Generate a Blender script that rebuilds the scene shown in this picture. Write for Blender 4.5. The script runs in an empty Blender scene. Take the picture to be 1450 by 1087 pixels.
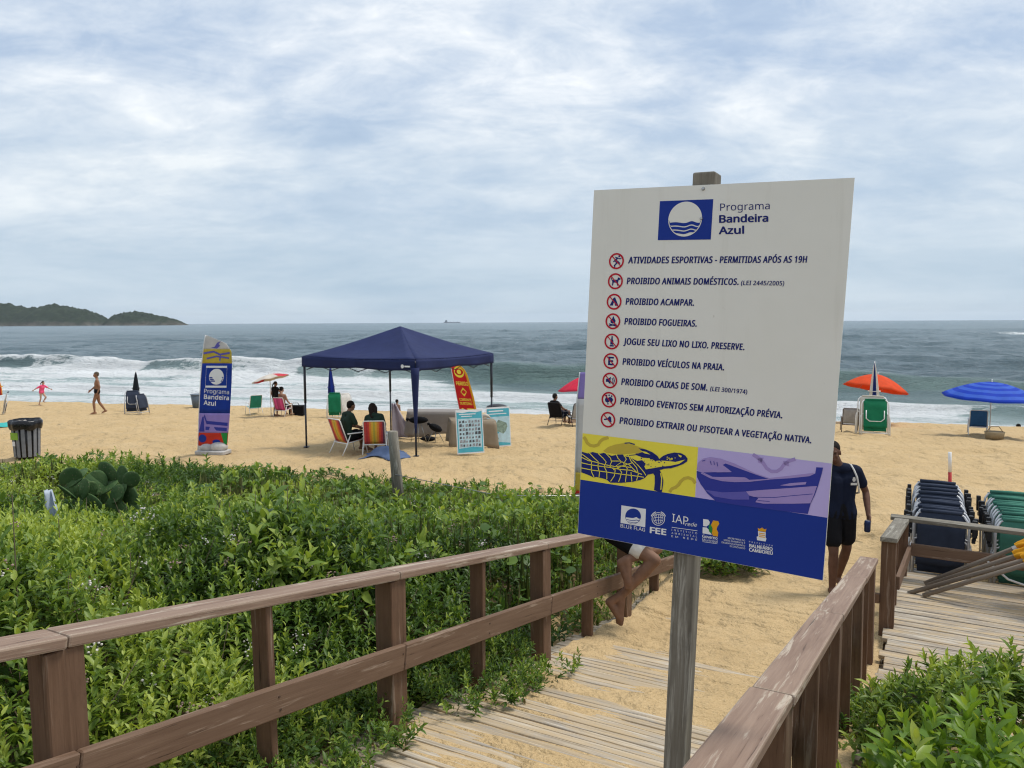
import bpy, math, random
import numpy as np
from mathutils import Vector, Matrix
R = math.radians
SC = bpy.context.scene
COL = SC.collection
random.seed(7)
rng = np.random.default_rng(11)

# ------------------------------------------------------------------ camera
FPX, PCX, PCY = 1089.0, 725.0, 543.5
CAM = Vector((0, 0, 3.1))
PITCH = math.atan((PCY - 455.5) / FPX)
ROLL = R(-0.277)
fw = Vector((0, math.cos(PITCH), -math.sin(PITCH)))
r0 = Vector((1, 0, 0)); u0 = Vector((0, math.sin(PITCH), math.cos(PITCH)))
rt = r0 * math.cos(ROLL) + u0 * math.sin(ROLL)
up = u0 * math.cos(ROLL) - r0 * math.sin(ROLL)
cd = bpy.data.cameras.new('camera')
cam = bpy.data.objects.new('camera', cd); COL.objects.link(cam)
cam.matrix_world = Matrix(((rt.x, up.x, -fw.x, CAM.x), (rt.y, up.y, -fw.y, CAM.y), (rt.z, up.z, -fw.z, CAM.z), (0, 0, 0, 1)))
cd.sensor_width = 36.0; cd.lens = 36.0 * FPX / 1450.0
cd.clip_start = 0.05; cd.clip_end = 60000
cd.dof.use_dof = True; cd.dof.focus_distance = 3.2; cd.dof.aperture_fstop = 13.0
SC.camera = cam

# ------------------------------------------------------------------ exposure, sky, sun
SC.view_settings.view_transform = 'Standard'
SC.view_settings.look = 'None'
SC.view_settings.exposure = 0.84
SC.cycles.filter_width = 1.15
SC.view_settings.gamma = 1.0
SUN_EL, SUN_AZ = R(62), R(72)          # azimuth clockwise from the sea (+Y)
W = bpy.data.worlds.new('World'); SC.world = W; W.use_nodes = True

class NT:
    """small node-tree builder"""
    def __init__(s, tree):
        s.t = tree; s.n = tree.nodes; s.l = tree.links
    def add(s, kind, **kw):
        n = s.n.new(kind)
        for k, v in kw.items():
            if k.startswith('_'): setattr(n, k[1:], v)
        for k, v in kw.items():
            if not k.startswith('_'):
                key = int(k[1:]) if k[0] == 'i' and k[1:].isdigit() else k.replace('__', ' ')
                s.set(n.inputs[key], v)
        return n
    def set(s, sock, v):
        if isinstance(v, bpy.types.NodeSocket): s.l.new(v, sock)
        elif isinstance(v, bpy.types.Node): s.l.new(v.outputs[0], sock)
        else:
            if hasattr(sock.default_value, '__len__') and isinstance(v, (tuple, list)) and len(v) == 3 and len(sock.default_value) == 4:
                v = (*v, 1)
            sock.default_value = v
    def math(s, op, a, b=0.0, clamp=False):
        return s.add('ShaderNodeMath', _operation=op, _use_clamp=clamp, i0=a, i1=b).outputs[0]
    def mix(s, f, a, b, kind='RGBA', blend='MIX'):
        n = s.n.new('ShaderNodeMix'); n.data_type = kind
        if kind == 'RGBA': n.blend_type = blend
        i = {'RGBA': (0, 6, 7, 2), 'FLOAT': (0, 2, 3, 0)}[kind]
        s.set(n.inputs[i[0]], f); s.set(n.inputs[i[1]], a); s.set(n.inputs[i[2]], b)
        return n.outputs[i[3]]
    def ramp(s, f, stops, interp='LINEAR'):
        n = s.n.new('ShaderNodeValToRGB'); cr = n.color_ramp; cr.interpolation = interp
        while len(cr.elements) < len(stops): cr.elements.new(0.5)
        for e, (p, c) in zip(cr.elements, stops):
            e.position = p
            e.color = (c, c, c, 1) if not hasattr(c, '__len__') else (*c[:3], 1)
        s.set(n.inputs[0], f); return n.outputs[0]
    def noise(s, vec, scale=5, detail=4, rough=0.5, dist=0.0):
        return s.add('ShaderNodeTexNoise', Vector=vec, Scale=scale, Detail=detail, Roughness=rough, Distortion=dist).outputs[0]
    def mapping(s, vec, loc=(0, 0, 0), rot=(0, 0, 0), scale=(1, 1, 1)):
        return s.add('ShaderNodeMapping', Vector=vec, Location=loc, Rotation=rot, Scale=scale).outputs[0]

def build_world():
    t = NT(W.node_tree); t.n.clear()
    sky = t.add('ShaderNodeTexSky', _sky_type='NISHITA', _sun_disc=False, _sun_elevation=SUN_EL, _sun_rotation=SUN_AZ,
                _air_density=1.0, _dust_density=1.5, _ozone_density=1.5).outputs[0]
    d = t.add('ShaderNodeTexCoord').outputs['Generated']
    sep = t.add('ShaderNodeSeparateXYZ', Vector=d)
    z = sep.outputs[2]
    zc = t.math('MAXIMUM', z, 0.0)
    den = t.math('ADD', zc, 0.30)
    px = t.math('DIVIDE', sep.outputs[0], den); py = t.math('DIVIDE', sep.outputs[1], den)
    p = t.add('ShaderNodeCombineXYZ', X=px, Y=py, Z=0.0).outputs[0]
    # three layers of cloud on a flat deck overhead
    m1 = t.mapping(p, loc=(3.7, 1.4, 0), rot=(0, 0, R(-20)), scale=(0.75, 1.05, 1))
    n1 = t.noise(m1, 1.5, 9, 0.55, 0.35)
    m2 = t.mapping(p, loc=(9.1, 4.2, 0), rot=(0, 0, R(-28)), scale=(0.8, 1.5, 1))
    n2 = t.noise(m2, 2.6, 9, 0.62, 0.6)
    m3 = t.mapping(p, loc=(1.3, 7.7, 0), rot=(0, 0, R(24)), scale=(1.0, 1.25, 1))
    n3 = t.noise(m3, 7.5, 8, 0.64, 0.5)
    s = t.math('ADD', t.math('MULTIPLY', n1, 0.50), t.math('ADD', t.math('MULTIPLY', n2, 0.31), t.math('MULTIPLY', n3, 0.19)))
    cloud = t.ramp(s, [(0.36, (0.220, 0.285, 0.385)), (0.44, (0.28, 0.345, 0.44)), (0.51, (0.385, 0.435, 0.50)), (0.57, (0.50, 0.53, 0.565)), (0.63, (0.64, 0.645, 0.64))])
    cover = t.ramp(s, [(0.33, 0.80), (0.45, 0.95), (0.55, 1.0)])
    skyc = t.mix(1.0, sky, (1.0, 1.0, 1.0), blend='MULTIPLY')
    cl10 = t.mix(1.0, cloud, (10.0, 10.0, 10.0), blend='MULTIPLY')
    up_ = t.mix(cover, skyc, cl10)
    # hazy band over the sea with faint cloud bars
    mb = t.mapping(d, scale=(1.6, 1.6, 9))
    nb = t.noise(mb, 2.0, 6, 0.6, 0.3)
    low = t.ramp(nb, [(0.34, (0.262, 0.338, 0.410)), (0.68, (0.37, 0.43, 0.48))])
    low10 = t.mix(1.0, low, (10.0, 10.0, 10.0), blend='MULTIPLY')
    f = t.ramp(z, [(0.0, 1.0), (0.03, 0.97), (0.16, 0.45), (0.30, 0.0)], 'EASE')
    c = t.mix(f, up_, low10)
    bg = t.add('ShaderNodeBackground', Color=c, Strength=0.1)
    out = t.add('ShaderNodeOutputWorld', Surface=bg)
build_world()
sl = bpy.data.lights.new('sun', 'SUN'); sl.energy = 1.5; sl.angle = R(14); sl.color = (1.0, 0.955, 0.88)
so = bpy.data.objects.new('sun', sl); COL.objects.link(so)
sdir = Vector((math.sin(SUN_AZ) * math.cos(SUN_EL), math.cos(SUN_AZ) * math.cos(SUN_EL), math.sin(SUN_EL)))
so.rotation_euler = (-sdir).to_track_quat('-Z', 'Y').to_euler(); so.location = (20, 10, 30)

# ------------------------------------------------------------------ where pixels of the photo lie in the place
def ray(x, y):
    d = fw + rt * ((x - PCX) / FPX) - up * ((y - PCY) / FPX)
    return d / d.y
def at(x, y, Y): return CAM + ray(x, y) * Y
DD = Vector((0.485, 0.8745)).normalized()        # down the boardwalk
NN = Vector((DD.y, -DD.x))                        # across it, to the right
MS = Vector((0.245, 0.9695)).normalized()         # towards the sea
ES = Vector((MS.y, -MS.x))                        # along the shore
def st(s, t, z=0.0): return Vector((s * DD.x + t * NN.x, s * DD.y + t * NN.y, z))
CREST, WATER = 34.7, -2.0
def sstep(a, b, x):
    k = np.clip((x - a) / (b - a), 0, 1); return k * k * (3 - 2 * k)
def zramp(s): return np.maximum(1.29 - 0.172 * s, 0.0)
EDGE_X = np.array([-40, -14, -10.3, -6.4, -3.2, -1.6, -0.1, 1.1, 1.8, 2.75, 3.0])
EDGE_Y = np.array([17.0, 16.0, 15.5, 15.4, 14.7, 14.1, 13.3, 12.7, 11.3, 9.5, 8.0])
def _h(ix, iy, k):
    v = np.sin(ix * 127.1 + iy * 311.7 + k * 74.7) * 43758.5453
    return v - np.floor(v)
def vnoise(x, y, k=0):
    ix, iy = np.floor(x), np.floor(y); fx, fy = x - ix, y - iy
    fx = fx * fx * (3 - 2 * fx); fy = fy * fy * (3 - 2 * fy)
    a = _h(ix, iy, k); b = _h(ix + 1, iy, k); c = _h(ix, iy + 1, k); d = _h(ix + 1, iy + 1, k)
    return (a * (1 - fx) + b * fx) * (1 - fy) + (c * (1 - fx) + d * fx) * fy
def fbm(x, y, k=0, o=4):
    r, a, n = 0, 1, 0
    for i in range(o):
        r = r + a * vnoise(x * 2 ** i, y * 2 ** i, k + i); n += a; a *= 0.5
    return r / n
def ground(x, y, rough=True):
    x = np.asarray(x, float); y = np.asarray(y, float)
    c = x * MS.x + y * MS.y; s = x * DD.x + y * DD.y; t = x * NN.x + y * NN.y
    z = -0.0678 * np.clip(c - 17, 0, CREST - 17) - 0.13 * np.clip(c - CREST, 0, 30)
    soft = sstep(14, 20, c); z = z * soft
    e = np.interp(x, EDGE_X, EDGE_Y) - y
    dune = np.clip(1.25 - 0.083 * y, 0, 1.2) * sstep(-0.3, 2.2, e)
    zr = zramp(s) - 0.10
    zr = np.where(s > 7, np.minimum(zr, 0) * sstep(8.5, 7, s), zr)
    leftm = sstep(-2.9, -4.2, t); 
    near = sstep(10.5, 8.5, s)
    zl = np.maximum(dune + z, zr * near + z * (1 - near))
    base = np.where(t < -2.8, zl * leftm + (zr * near + z * (1 - near)) * (1 - leftm), zr * near + z * (1 - near))
    rb = sstep(-0.3, 0.6, t) * sstep(7.4, 5.2, s)
    base = base + rb * 0.12
    if rough:
        r = (fbm(x * 1.9, y * 1.9, 3, 4) - 0.5) * 0.24 + (fbm(x * 0.35, y * 0.35, 9, 2) - 0.5) * 0.22
        amp = np.where((t > -3.0) & (t < 4.0) & (s < 11), 0.10, 1.0)
        base = base + r * amp * sstep(CREST + 4, CREST - 2, c)
    return base
def G(px, py):
    """the point of the beach seen at a pixel of the photograph"""
    d = ray(px, py); Y = 2.0
    for i in range(4000):
        p = CAM + d * Y
        if p.z <= float(ground(p.x, p.y)): break
        Y += 0.02
    return p
def gz(x, y): return float(ground(x, y))

# ------------------------------------------------------------------ objects
def tag(o, label=None, cat=None, group=None, kind=None):
    if label: o['label'] = label
    if cat: o['category'] = cat
    if group: o['group'] = group
    if kind: o['kind'] = kind
    return o
def thing(name, label, cat, loc=(0, 0, 0), rz=0.0, group=None):
    o = bpy.data.objects.new(name, None); COL.objects.link(o)
    o.location = loc; o.rotation_euler = (0, 0, rz); o.empty_display_size = 0.2
    return tag(o, label, cat, group)
def root_of(o):
    while o.parent: o = o.parent
    return o
def copy_tree(o, parent=None):
    c = o.copy(); COL.objects.link(c)
    if parent: c.parent = parent
    for ch in list(o.children): copy_tree(ch, c)
    return c

class MB:
    """collects shapes and links them as one mesh object"""
    def __init__(s): s.v = []; s.f = []; s.g = []; s.m = []; s.sm = []; s.cur = 0; s.smooth = False
    def _add(s, vs, fs, gc=None, smooth=None):
        o = len(s.v); s.v += [tuple(v) for v in vs]
        s.g += [tuple(g) for g in (gc or vs)]
        for f in fs: s.f.append([i + o for i in f]); s.m.append(s.cur); s.sm.append(s.smooth if smooth is None else smooth)
    def box(s, c, size, ax=None, jit=0.0):
        """ax: (X, Y, Z) unit axes; the first size runs along the grain"""
        c = Vector(c); X, Y, Z = ax or (Vector((1, 0, 0)), Vector((0, 1, 0)), Vector((0, 0, 1)))
        vs, gc = [], []; o = random.uniform(0, 50)
        for i in (-1, 1):
            for j in (-1, 1):
                for k in (-1, 1):
                    a, b, d = i * size[0] / 2, j * size[1] / 2, k * size[2] / 2
                    e = Vector((random.uniform(-jit, jit), random.uniform(-jit, jit), random.uniform(-jit, jit)))
                    vs.append(c + X * a + Y * b + Z * d + e); gc.append((a + o, b + o * 1.7, d + o * 0.6))
        s._add(vs, [(0, 1, 3, 2), (4, 6, 7, 5), (0, 4, 5, 1), (2, 3, 7, 6), (0, 2, 6, 4), (1, 5, 7, 3)], gc, False)
    def bar(s, p0, p1, w, h, upv=(0, 0, 1), jit=0.0):
        p0, p1 = Vector(p0), Vector(p1); X = (p1 - p0); L = X.length; X.normalize()
        Y = Vector(upv).cross(X)
        if Y.length < 1e-4: Y = Vector((1, 0, 0)).cross(X)
        Y.normalize(); Z = X.cross(Y)
        s.box((p0 + p1) / 2, (L, w, h), (X, Y, Z), jit)
    def tube(s, pts, r, n=8, cap=True, smooth=True):
        pts = [Vector(p) for p in pts]; k = len(pts)
        rs = r if hasattr(r, '__len__') else [r] * k
        vs, gc = [], []; L = 0; prev = None; o = random.uniform(0, 50)
        for i, p in enumerate(pts):
            T = (pts[min(i + 1, k - 1)] - pts[max(i - 1, 0)]).normalized()
            if prev is None:
                A = T.cross(Vector((0, 0, 1)))
                if A.length < 0.05: A = T.cross(Vector((0, 1, 0)))
                A.normalize()
            else: A = (prev - T * prev.dot(T)).normalized()
            prev = A; B = T.cross(A)
            if i: L += (p - pts[i - 1]).length
            for j in range(n):
                a = 2 * math.pi * j / n
                vs.append(p + (A * math.cos(a) + B * math.sin(a)) * rs[i]); gc.append((L + o, math.cos(a) * rs[i] + o, math.sin(a) * rs[i]))
        fs = [(i * n + j, i * n + (j + 1) % n, (i + 1) * n + (j + 1) % n, (i + 1) * n + j) for i in range(k - 1) for j in range(n)]
        s._add(vs, fs, gc, smooth)
        if cap:
            o2 = len(s.v) - len(vs)
            for f in ([o2 + j for j in range(n)][::-1], [o2 + (k - 1) * n + j for j in range(n)]):
                s.f.append(f); s.m.append(s.cur); s.sm.append(False)
    def ell(s, c, rad, n=12, m=8, rot=None):
        c = Vector(c); vs = []
        for i in range(m + 1):
            a = math.pi * i / m
            for j in range(n):
                b = 2 * math.pi * j / n
                p = Vector((rad[0] * math.sin(a) * math.cos(b), rad[1] * math.sin(a) * math.sin(b), rad[2] * math.cos(a)))
                vs.append(c + (rot @ p if rot else p))
        s._add(vs, [(i * n + j, (i + 1) * n + j, (i + 1) * n + (j + 1) % n, i * n + (j + 1) % n) for i in range(m) for j in range(n)], None, True)
    def poly(s, pts, smooth=False): s._add(pts, [tuple(range(len(pts)))], None, smooth)
    def grid(s, fn, nu, nv, smooth=True, close_u=False):
        vs = [fn(i / nu, j / nv) for j in range(nv + 1) for i in range(nu + 1)]
        w = nu + 1
        s._add(vs, [(j * w + i, j * w + i + 1, (j + 1) * w + i + 1, (j + 1) * w + i) for j in range(nv) for i in range(nu)], None, smooth)
    def prism(s, pts2, fn, d, smooth=False):
        """outline pts2 mapped by fn(a, b, depth)"""
        n = len(pts2); vs = [fn(a, b, 0) for a, b in pts2] + [fn(a, b, d) for a, b in pts2]
        s._add(vs, [tuple(range(n))[::-1], tuple(range(n, 2 * n))] + [(i, (i + 1) % n, n + (i + 1) % n, n + i) for i in range(n)], None, smooth)
    def build(s, name, mats, parent=None, origin=None, local=False, bev=0.0, solid=0.0, seg=1, weld=False):
        me = bpy.data.meshes.new(name)
        off = Vector((0, 0, 0))
        if not local:
            if parent is not None: off = Vector(root_of(parent).location)
            elif origin is not None: off = Vector(origin)
        me.from_pydata([(v[0] - off.x, v[1] - off.y, v[2] - off.z) for v in s.v], [], s.f)
        mats = mats if isinstance(mats, (list, tuple)) else [mats]
        for m in mats: me.materials.append(m)
        me.polygons.foreach_set('material_index', s.m); me.polygons.foreach_set('use_smooth', s.sm)
        a = me.attributes.new('gc', 'FLOAT_VECTOR', 'POINT')
        a.data.foreach_set('vector', [c for g in s.g for c in g])
        me.update()
        o = bpy.data.objects.new(name, me); COL.objects.link(o)
        if parent is not None: o.parent = parent
        elif origin is not None: o.location = origin
        if weld: o.modifiers.new('w', 'WELD').merge_threshold = 1e-4
        if solid: 
            q = o.modifiers.new('s', 'SOLIDIFY'); q.thickness = solid; q.offset = 0
        if bev:
            b = o.modifiers.new('b', 'BEVEL'); b.width = bev; b.segments = seg; b.limit_method = 'ANGLE'
        return o

def np_mesh(name, verts, faces, mat, attrs=(), smooth=True):
    """verts (n,3), faces (m,k) arrays -> object"""
    me = bpy.data.meshes.new(name); n, (m, k) = len(verts), faces.shape
    me.vertices.add(n); me.vertices.foreach_set('co', np.ascontiguousarray(verts, np.float32).ravel())
    me.loops.add(m * k); me.loops.foreach_set('vertex_index', np.ascontiguousarray(faces, np.int32).ravel())
    me.polygons.add(m); me.polygons.foreach_set('loop_start', np.arange(0, m * k, k, dtype=np.int32))
    me.polygons.foreach_set('use_smooth', np.full(m, smooth))
    for nm, arr in attrs:
        a = me.attributes.new(nm, 'FLOAT', 'POINT'); a.data.foreach_set('value', np.ascontiguousarray(arr, np.float32))
    me.materials.append(mat); me.update(calc_edges=True)
    o = bpy.data.objects.new(name, me); COL.objects.link(o); return o

# ------------------------------------------------------------------ materials
def new_mat(name):
    m = bpy.data.materials.new(name); m.use_nodes = True; t = NT(m.node_tree); t.n.clear()
    b = t.add('ShaderNodeBsdfPrincipled'); t.add('ShaderNodeOutputMaterial', Surface=b.outputs[0]); return m, t, b
def plain(name, col, rough=0.6, var=0.12, scale=9.0, metal=0.0, bump=0.0, spec=0.4, bscale=40, sheen=0):
    m, t, b = new_mat(name)
    p = t.add('ShaderNodeTexCoord').outputs['Object']
    n = t.noise(p, scale, 5, 0.6)
    lo = tuple(c * (1 - var) for c in col); hi = tuple(min(1, c * (1 + var)) for c in col)
    t.set(b.inputs['Base Color'], t.ramp(n, [(0.3, lo), (0.7, hi)]))
    b.inputs['Roughness'].default_value = rough; b.inputs['Metallic'].default_value = metal
    b.inputs['Specular IOR Level'].default_value = spec
    if bump:
        t.set(b.inputs['Normal'], t.add('ShaderNodeBump', Strength=bump, Distance=0.01, Height=t.noise(p, bscale, 4, 0.6)).outputs[0])
    return m
def cloth(name, col, trans=0.25, var=0.1, fold=0.3):
    """thin fabric that lets some light through"""
    m, t, b = new_mat(name)
    p = t.add('ShaderNodeTexCoord').outputs['Object']
    n = t.noise(p, 4.0, 4, 0.6)
    c = t.ramp(n, [(0.3, tuple(x * (1 - var) for x in col)), (0.7, tuple(min(1, x * (1 + var)) for x in col))])
    t.set(b.inputs['Base Color'], c); b.inputs['Roughness'].default_value = 0.75; b.inputs['Specular IOR Level'].default_value = 0.2
    bm = t.add('ShaderNodeBump', Strength=fold, Distance=0.03, Height=t.noise(p, 6, 3, 0.5)).outputs[0]
    t.set(b.inputs['Normal'], bm)
    tr = t.add('ShaderNodeBsdfTranslucent', Color=c)
    mx = t.add('ShaderNodeMixShader', i0=trans, i1=b.outputs[0], i2=tr.outputs[0])
    out = [x for x in t.n if x.type == 'OUTPUT_MATERIAL'][0]; t.l.new(mx.outputs[0], out.inputs[0])
    return m
def wood(name, dark, light, worn, wear=0.3, rough=0.75, sandy=0.0, gs=1.0, mottle=0.0, edge=False):
    m, t, b = new_mat(name)
    g = t.add('ShaderNodeAttribute', _attribute_name='gc').outputs['Vector']
    fine = t.noise(t.mapping(g, scale=(2.0 * gs, 55 * gs, 55 * gs)), 1.0, 6, 0.65, 0.6)
    broad = t.noise(t.mapping(g, scale=(0.7, 6, 6)), 1.0, 4, 0.6)
    c = t.mix(t.ramp(t.math('ADD', t.math('MULTIPLY', fine, 0.55), t.math('MULTIPLY', broad, 0.45)), [(0.36, 0.0), (0.64, 1.0)]), dark, light)
    wn = t.noise(t.mapping(g, scale=(1.6, 24, 24)), 1.0, 8, 0.68, 0.5)
    c = t.mix(t.ramp(wn, [(0.62 - 0.3 * wear, 0.0), (0.70 - 0.3 * wear, 0.85)]), c, worn)
    if mottle:
        mn = t.noise(t.mapping(g, scale=(3, 8, 8)), 1.6, 5, 0.7)
        c = t.mix(t.ramp(mn, [(0.5, 0.0), (0.72, mottle)]), c, tuple(x * 0.55 for x in dark))
    if edge:   # paint worn off along the arrises
        bn = t.add('ShaderNodeBevel', _samples=4, Radius=0.014).outputs[0]; gn = t.add('ShaderNodeNewGeometry').outputs['Normal']
        dt = t.n.new('ShaderNodeVectorMath'); dt.operation = 'DOT_PRODUCT'; t.set(dt.inputs[0], bn); t.set(dt.inputs[1], gn)
        em = t.math('ADD', t.math('SUBTRACT', 1.0, dt.outputs['Value']), t.math('MULTIPLY', t.math('SUBTRACT', wn, 0.5), 0.35))
        c = t.mix(t.ramp(em, [(0.02, 0.0), (0.10, 0.75)]), c, worn)
    if sandy:
        sn = t.noise(t.mapping(g, scale=(2.2, 9, 9)), 1.0, 7, 0.72, 0.8)
        c = t.mix(t.ramp(sn, [(0.5 - 0.16 * sandy, 0.0), (0.62, 0.75)]), c, (0.50, 0.36, 0.19))
    crack = t.ramp(fine, [(0.30, 0.0), (0.37, 1.0)])
    c = t.mix(crack, t.mix(1.0, c, (0.35, 0.33, 0.30), blend='MULTIPLY'), c)
    t.set(b.inputs['Base Color'], c); b.inputs['Roughness'].default_value = rough; b.inputs['Specular IOR Level'].default_value = 0.3
    h = t.math('ADD', t.math('MULTIPLY', fine, 0.7), t.math('MULTIPLY', wn, 0.3))
    t.set(b.inputs['Normal'], t.add('ShaderNodeBump', Strength=0.55, Distance=0.004, Height=h).outputs[0])
    return m

def sand_mat():
    m, t, b = new_mat('sand')
    p = t.add('ShaderNodeTexCoord').outputs['Object']
    sep = t.add('ShaderNodeSeparateXYZ', Vector=p)
    c_ = t.math('ADD', t.math('MULTIPLY', sep.outputs[0], MS.x), t.math('MULTIPLY', sep.outputs[1], MS.y))
    n = t.noise(p, 0.9, 8, 0.65); n2 = t.noise(p, 60, 3, 0.7)
    col = t.ramp(n, [(0.3, (0.47, 0.325, 0.155)), (0.52, (0.585, 0.415, 0.21)), (0.72, (0.64, 0.475, 0.265))])
    col = t.mix(0.5, col, t.ramp(n2, [(0.3, (0.34, 0.23, 0.11)), (0.7, (0.60, 0.45, 0.26))]))
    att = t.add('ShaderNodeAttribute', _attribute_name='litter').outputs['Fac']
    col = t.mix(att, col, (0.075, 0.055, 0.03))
    wet = t.ramp(t.math('DIVIDE', t.math('SUBTRACT', c_, CREST + 0.5), 3.0), [(0.0, 0.0), (1.0, 1.0)])
    col = t.mix(wet, col, (0.20, 0.135, 0.075))
    t.set(b.inputs['Base Color'], col); t.set(b.inputs['Roughness'], t.mix(wet, 0.95, 0.3, 'FLOAT')); b.inputs['Specular IOR Level'].default_value = 0.2
    vo = t.add('ShaderNodeTexVoronoi', Vector=t.mix(0.25, p, t.add('ShaderNodeTexNoise', Vector=p, Scale=3.0).outputs[1]), Scale=2.6).outputs[0]
    dim = t.ramp(vo, [(0.0, 0.0), (0.45, 1.0)], 'EASE')
    h = t.math('ADD', t.math('MULTIPLY', t.noise(p, 3.2, 6, 0.6), 1.2), t.math('MULTIPLY', dim, 0.45))
    bm = t.add('ShaderNodeBump', Strength=1.0, Distance=0.15, Height=h).outputs[0]
    bm2 = t.add('ShaderNodeBump', Strength=0.35, Distance=0.006, Height=n2, Normal=bm).outputs[0]
    t.set(b.inputs['Normal'], bm2)
    return m
M = {}
M['sand'] = sand_mat()
M['rail'] = wood('painted_rail', (0.120, 0.069, 0.042), (0.188, 0.118, 0.077), (0.34, 0.255, 0.19), 0.10, 0.7)
M['railtop'] = wood('worn_rail_top', (0.175, 0.108, 0.076), (0.29, 0.20, 0.145), (0.46, 0.385, 0.30), 0.20, 0.65, edge=True)
M['post'] = wood('painted_post', (0.098, 0.052, 0.029), (0.168, 0.098, 0.060), (0.27, 0.20, 0.15), 0.12, 0.7, mottle=0.4)
M['grey_wood'] = wood('weathered_wood', (0.125, 0.11, 0.085), (0.27, 0.245, 0.20), (0.36, 0.34, 0.29), 0.25, 0.85, gs=0.8, mottle=0.6)
M['deck'] = wood('deck_board', (0.23, 0.20, 0.165), (0.44, 0.395, 0.335), (0.56, 0.51, 0.43), 0.35, 0.85, sandy=0.95)
M['deck2'] = wood('platform_board', (0.22, 0.18, 0.14), (0.40, 0.345, 0.275), (0.50, 0.45, 0.37), 0.35, 0.85, sandy=0.3)
M['white_pole'] = plain('white_tube', (0.72, 0.71, 0.69), 0.35, 0.06)
M['black'] = plain('black_plastic', (0.012, 0.012, 0.014), 0.45)
M['rust'] = plain('rusty_nail', (0.07, 0.04, 0.025), 0.7, 0.3)
M['steel'] = plain('steel', (0.4, 0.4, 0.4), 0.35, metal=0.9)
# ------------------------------------------------------------------ ground sheet
def build_ground():
    ys = np.concatenate([np.linspace(-14, 0.5, 20), 0.5 + np.cumsum(np.full(190, 0.075)), 14.75 + np.cumsum(np.linspace(0.08, 0.35, 130)), [46, 52, 60, 75, 95]])
    a = np.linspace(-1.5, 1.5, 430)
    X = a[None, :] * (np.maximum(ys, 0) + 7)[:, None]; Y = np.repeat(ys[:, None], len(a), 1)
    Z = ground(X, Y)
    nr, nc = X.shape
    idx = np.arange(nr * nc).reshape(nr, nc)
    F = np.stack([idx[:-1, :-1], idx[:-1, 1:], idx[1:, 1:], idx[1:, :-1]], -1).reshape(-1, 4)
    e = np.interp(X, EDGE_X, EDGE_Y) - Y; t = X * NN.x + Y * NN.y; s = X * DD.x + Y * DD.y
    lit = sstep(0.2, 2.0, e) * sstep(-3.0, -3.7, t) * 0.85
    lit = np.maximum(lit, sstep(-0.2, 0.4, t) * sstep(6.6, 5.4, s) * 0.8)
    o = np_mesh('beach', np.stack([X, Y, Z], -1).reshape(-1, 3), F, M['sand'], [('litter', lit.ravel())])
    tag(o, 'golden sand beach trodden into soft dimples', 'beach', kind='structure')
build_ground()

def build_sand_drift():
    """loose sand blown over the lower end of the boardwalk"""
    ss = np.linspace(2.0, 9.4, 330); tt = np.linspace(-2.74, -0.36, 110)
    S, T = np.meshgrid(ss, tt, indexing='ij')
    deckz = 1.29 - 0.172 * S
    x = S * DD.x + T * NN.x; y = S * DD.y + T * NN.y
    n = fbm(x * 1.3, y * 1.3, 21, 4); fine = fbm(S * 22, T * 1.2, 5, 3)
    cover = -0.047 + 0.034 * sstep(2.0, 4.6, S) + 0.046 * sstep(5.2, 8.0, S) + (n - 0.5) * 0.05 + (fbm(S * 3.2, T * 0.5, 33, 3) - 0.5) * 0.05 + (fbm(S * 13, T * 0.9, 35, 2) - 0.5) * 0.032 + 0.012 + (fine - 0.5) * 0.022
    cover = cover + 0.012 * sstep(-1.9, -1.0, T) * sstep(4.2, 5.6, S) - 0.022 * sstep(-1.6, -2.2, T) * sstep(4.5, 5.5, S) * sstep(8.3, 7.3, S)
    cover = cover + 0.03 * sstep(-2.25, -2.7, T) * sstep(5.0, 6.0, S)
    Z = np.maximum(deckz, -0.012 * np.ones_like(S)) + cover
    Z = np.where(S > 8.9, Z - (S - 8.9) * 0.25, Z)
    nr, nc = S.shape; idx = np.arange(nr * nc).reshape(nr, nc)
    F = np.stack([idx[:-1, :-1], idx[:-1, 1:], idx[1:, 1:], idx[1:, :-1]], -1).reshape(-1, 4)
    o = np_mesh('sand_drift', np.stack([x, y, Z], -1).reshape(-1, 3), F, M['sand'], [('litter', np.zeros(nr * nc))])
    tag(o, 'sand blown across the boards of the sloping walkway', 'sand', kind='structure')
build_sand_drift()

# ------------------------------------------------------------------ boardwalk, rails, platform
def build_boards(name, s0, s1, t0, t1, zf, w, gap, mat, label):
    b = MB(); s = s0
    while s < s1:
        ww = w * random.uniform(0.78, 1.2)
        c = s + ww / 2; z = zf(c)
        a = st(c + random.uniform(-.006, .006), t0 + random.uniform(-.03, .03), z - 0.02 + random.uniform(-.004, .004))
        e = st(c + random.uniform(-.006, .006), t1 + random.uniform(-.03, .03), z - 0.02 + random.uniform(-.004, .004))
        slope = Vector((DD.x, DD.y, zf(c + .5) - zf(c - .5))); nrm = slope.cross(a - e); nrm = nrm if nrm.z > 0 else -nrm
        b.bar(a, e, ww, 0.038, nrm.normalized())
        s += ww + gap * random.uniform(0.5, 1.5)
    # bearers under the boards
    sm = min(s1, 7.0)
    for t in ((t0 + .25, (t0 + t1) / 2, t1 - .25) if t1 - t0 > 1 else (t0 + .05, t1 - .05)):
        b.bar(st(s0, t, zf(s0) - .10), st(sm, t, zf(sm) - .10), .08, .09)
    o = b.build(name, mat, None, st(s0, t0, zf(s0)), bev=0.007, seg=2)
    return tag(o, label, 'boardwalk', kind='structure')
zdeck = lambda s: 1.29 - 0.172 * s if s < 7.4 else 1.29 - 0.172 * 7.4 - 0.02 * (s - 7.4)
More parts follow.
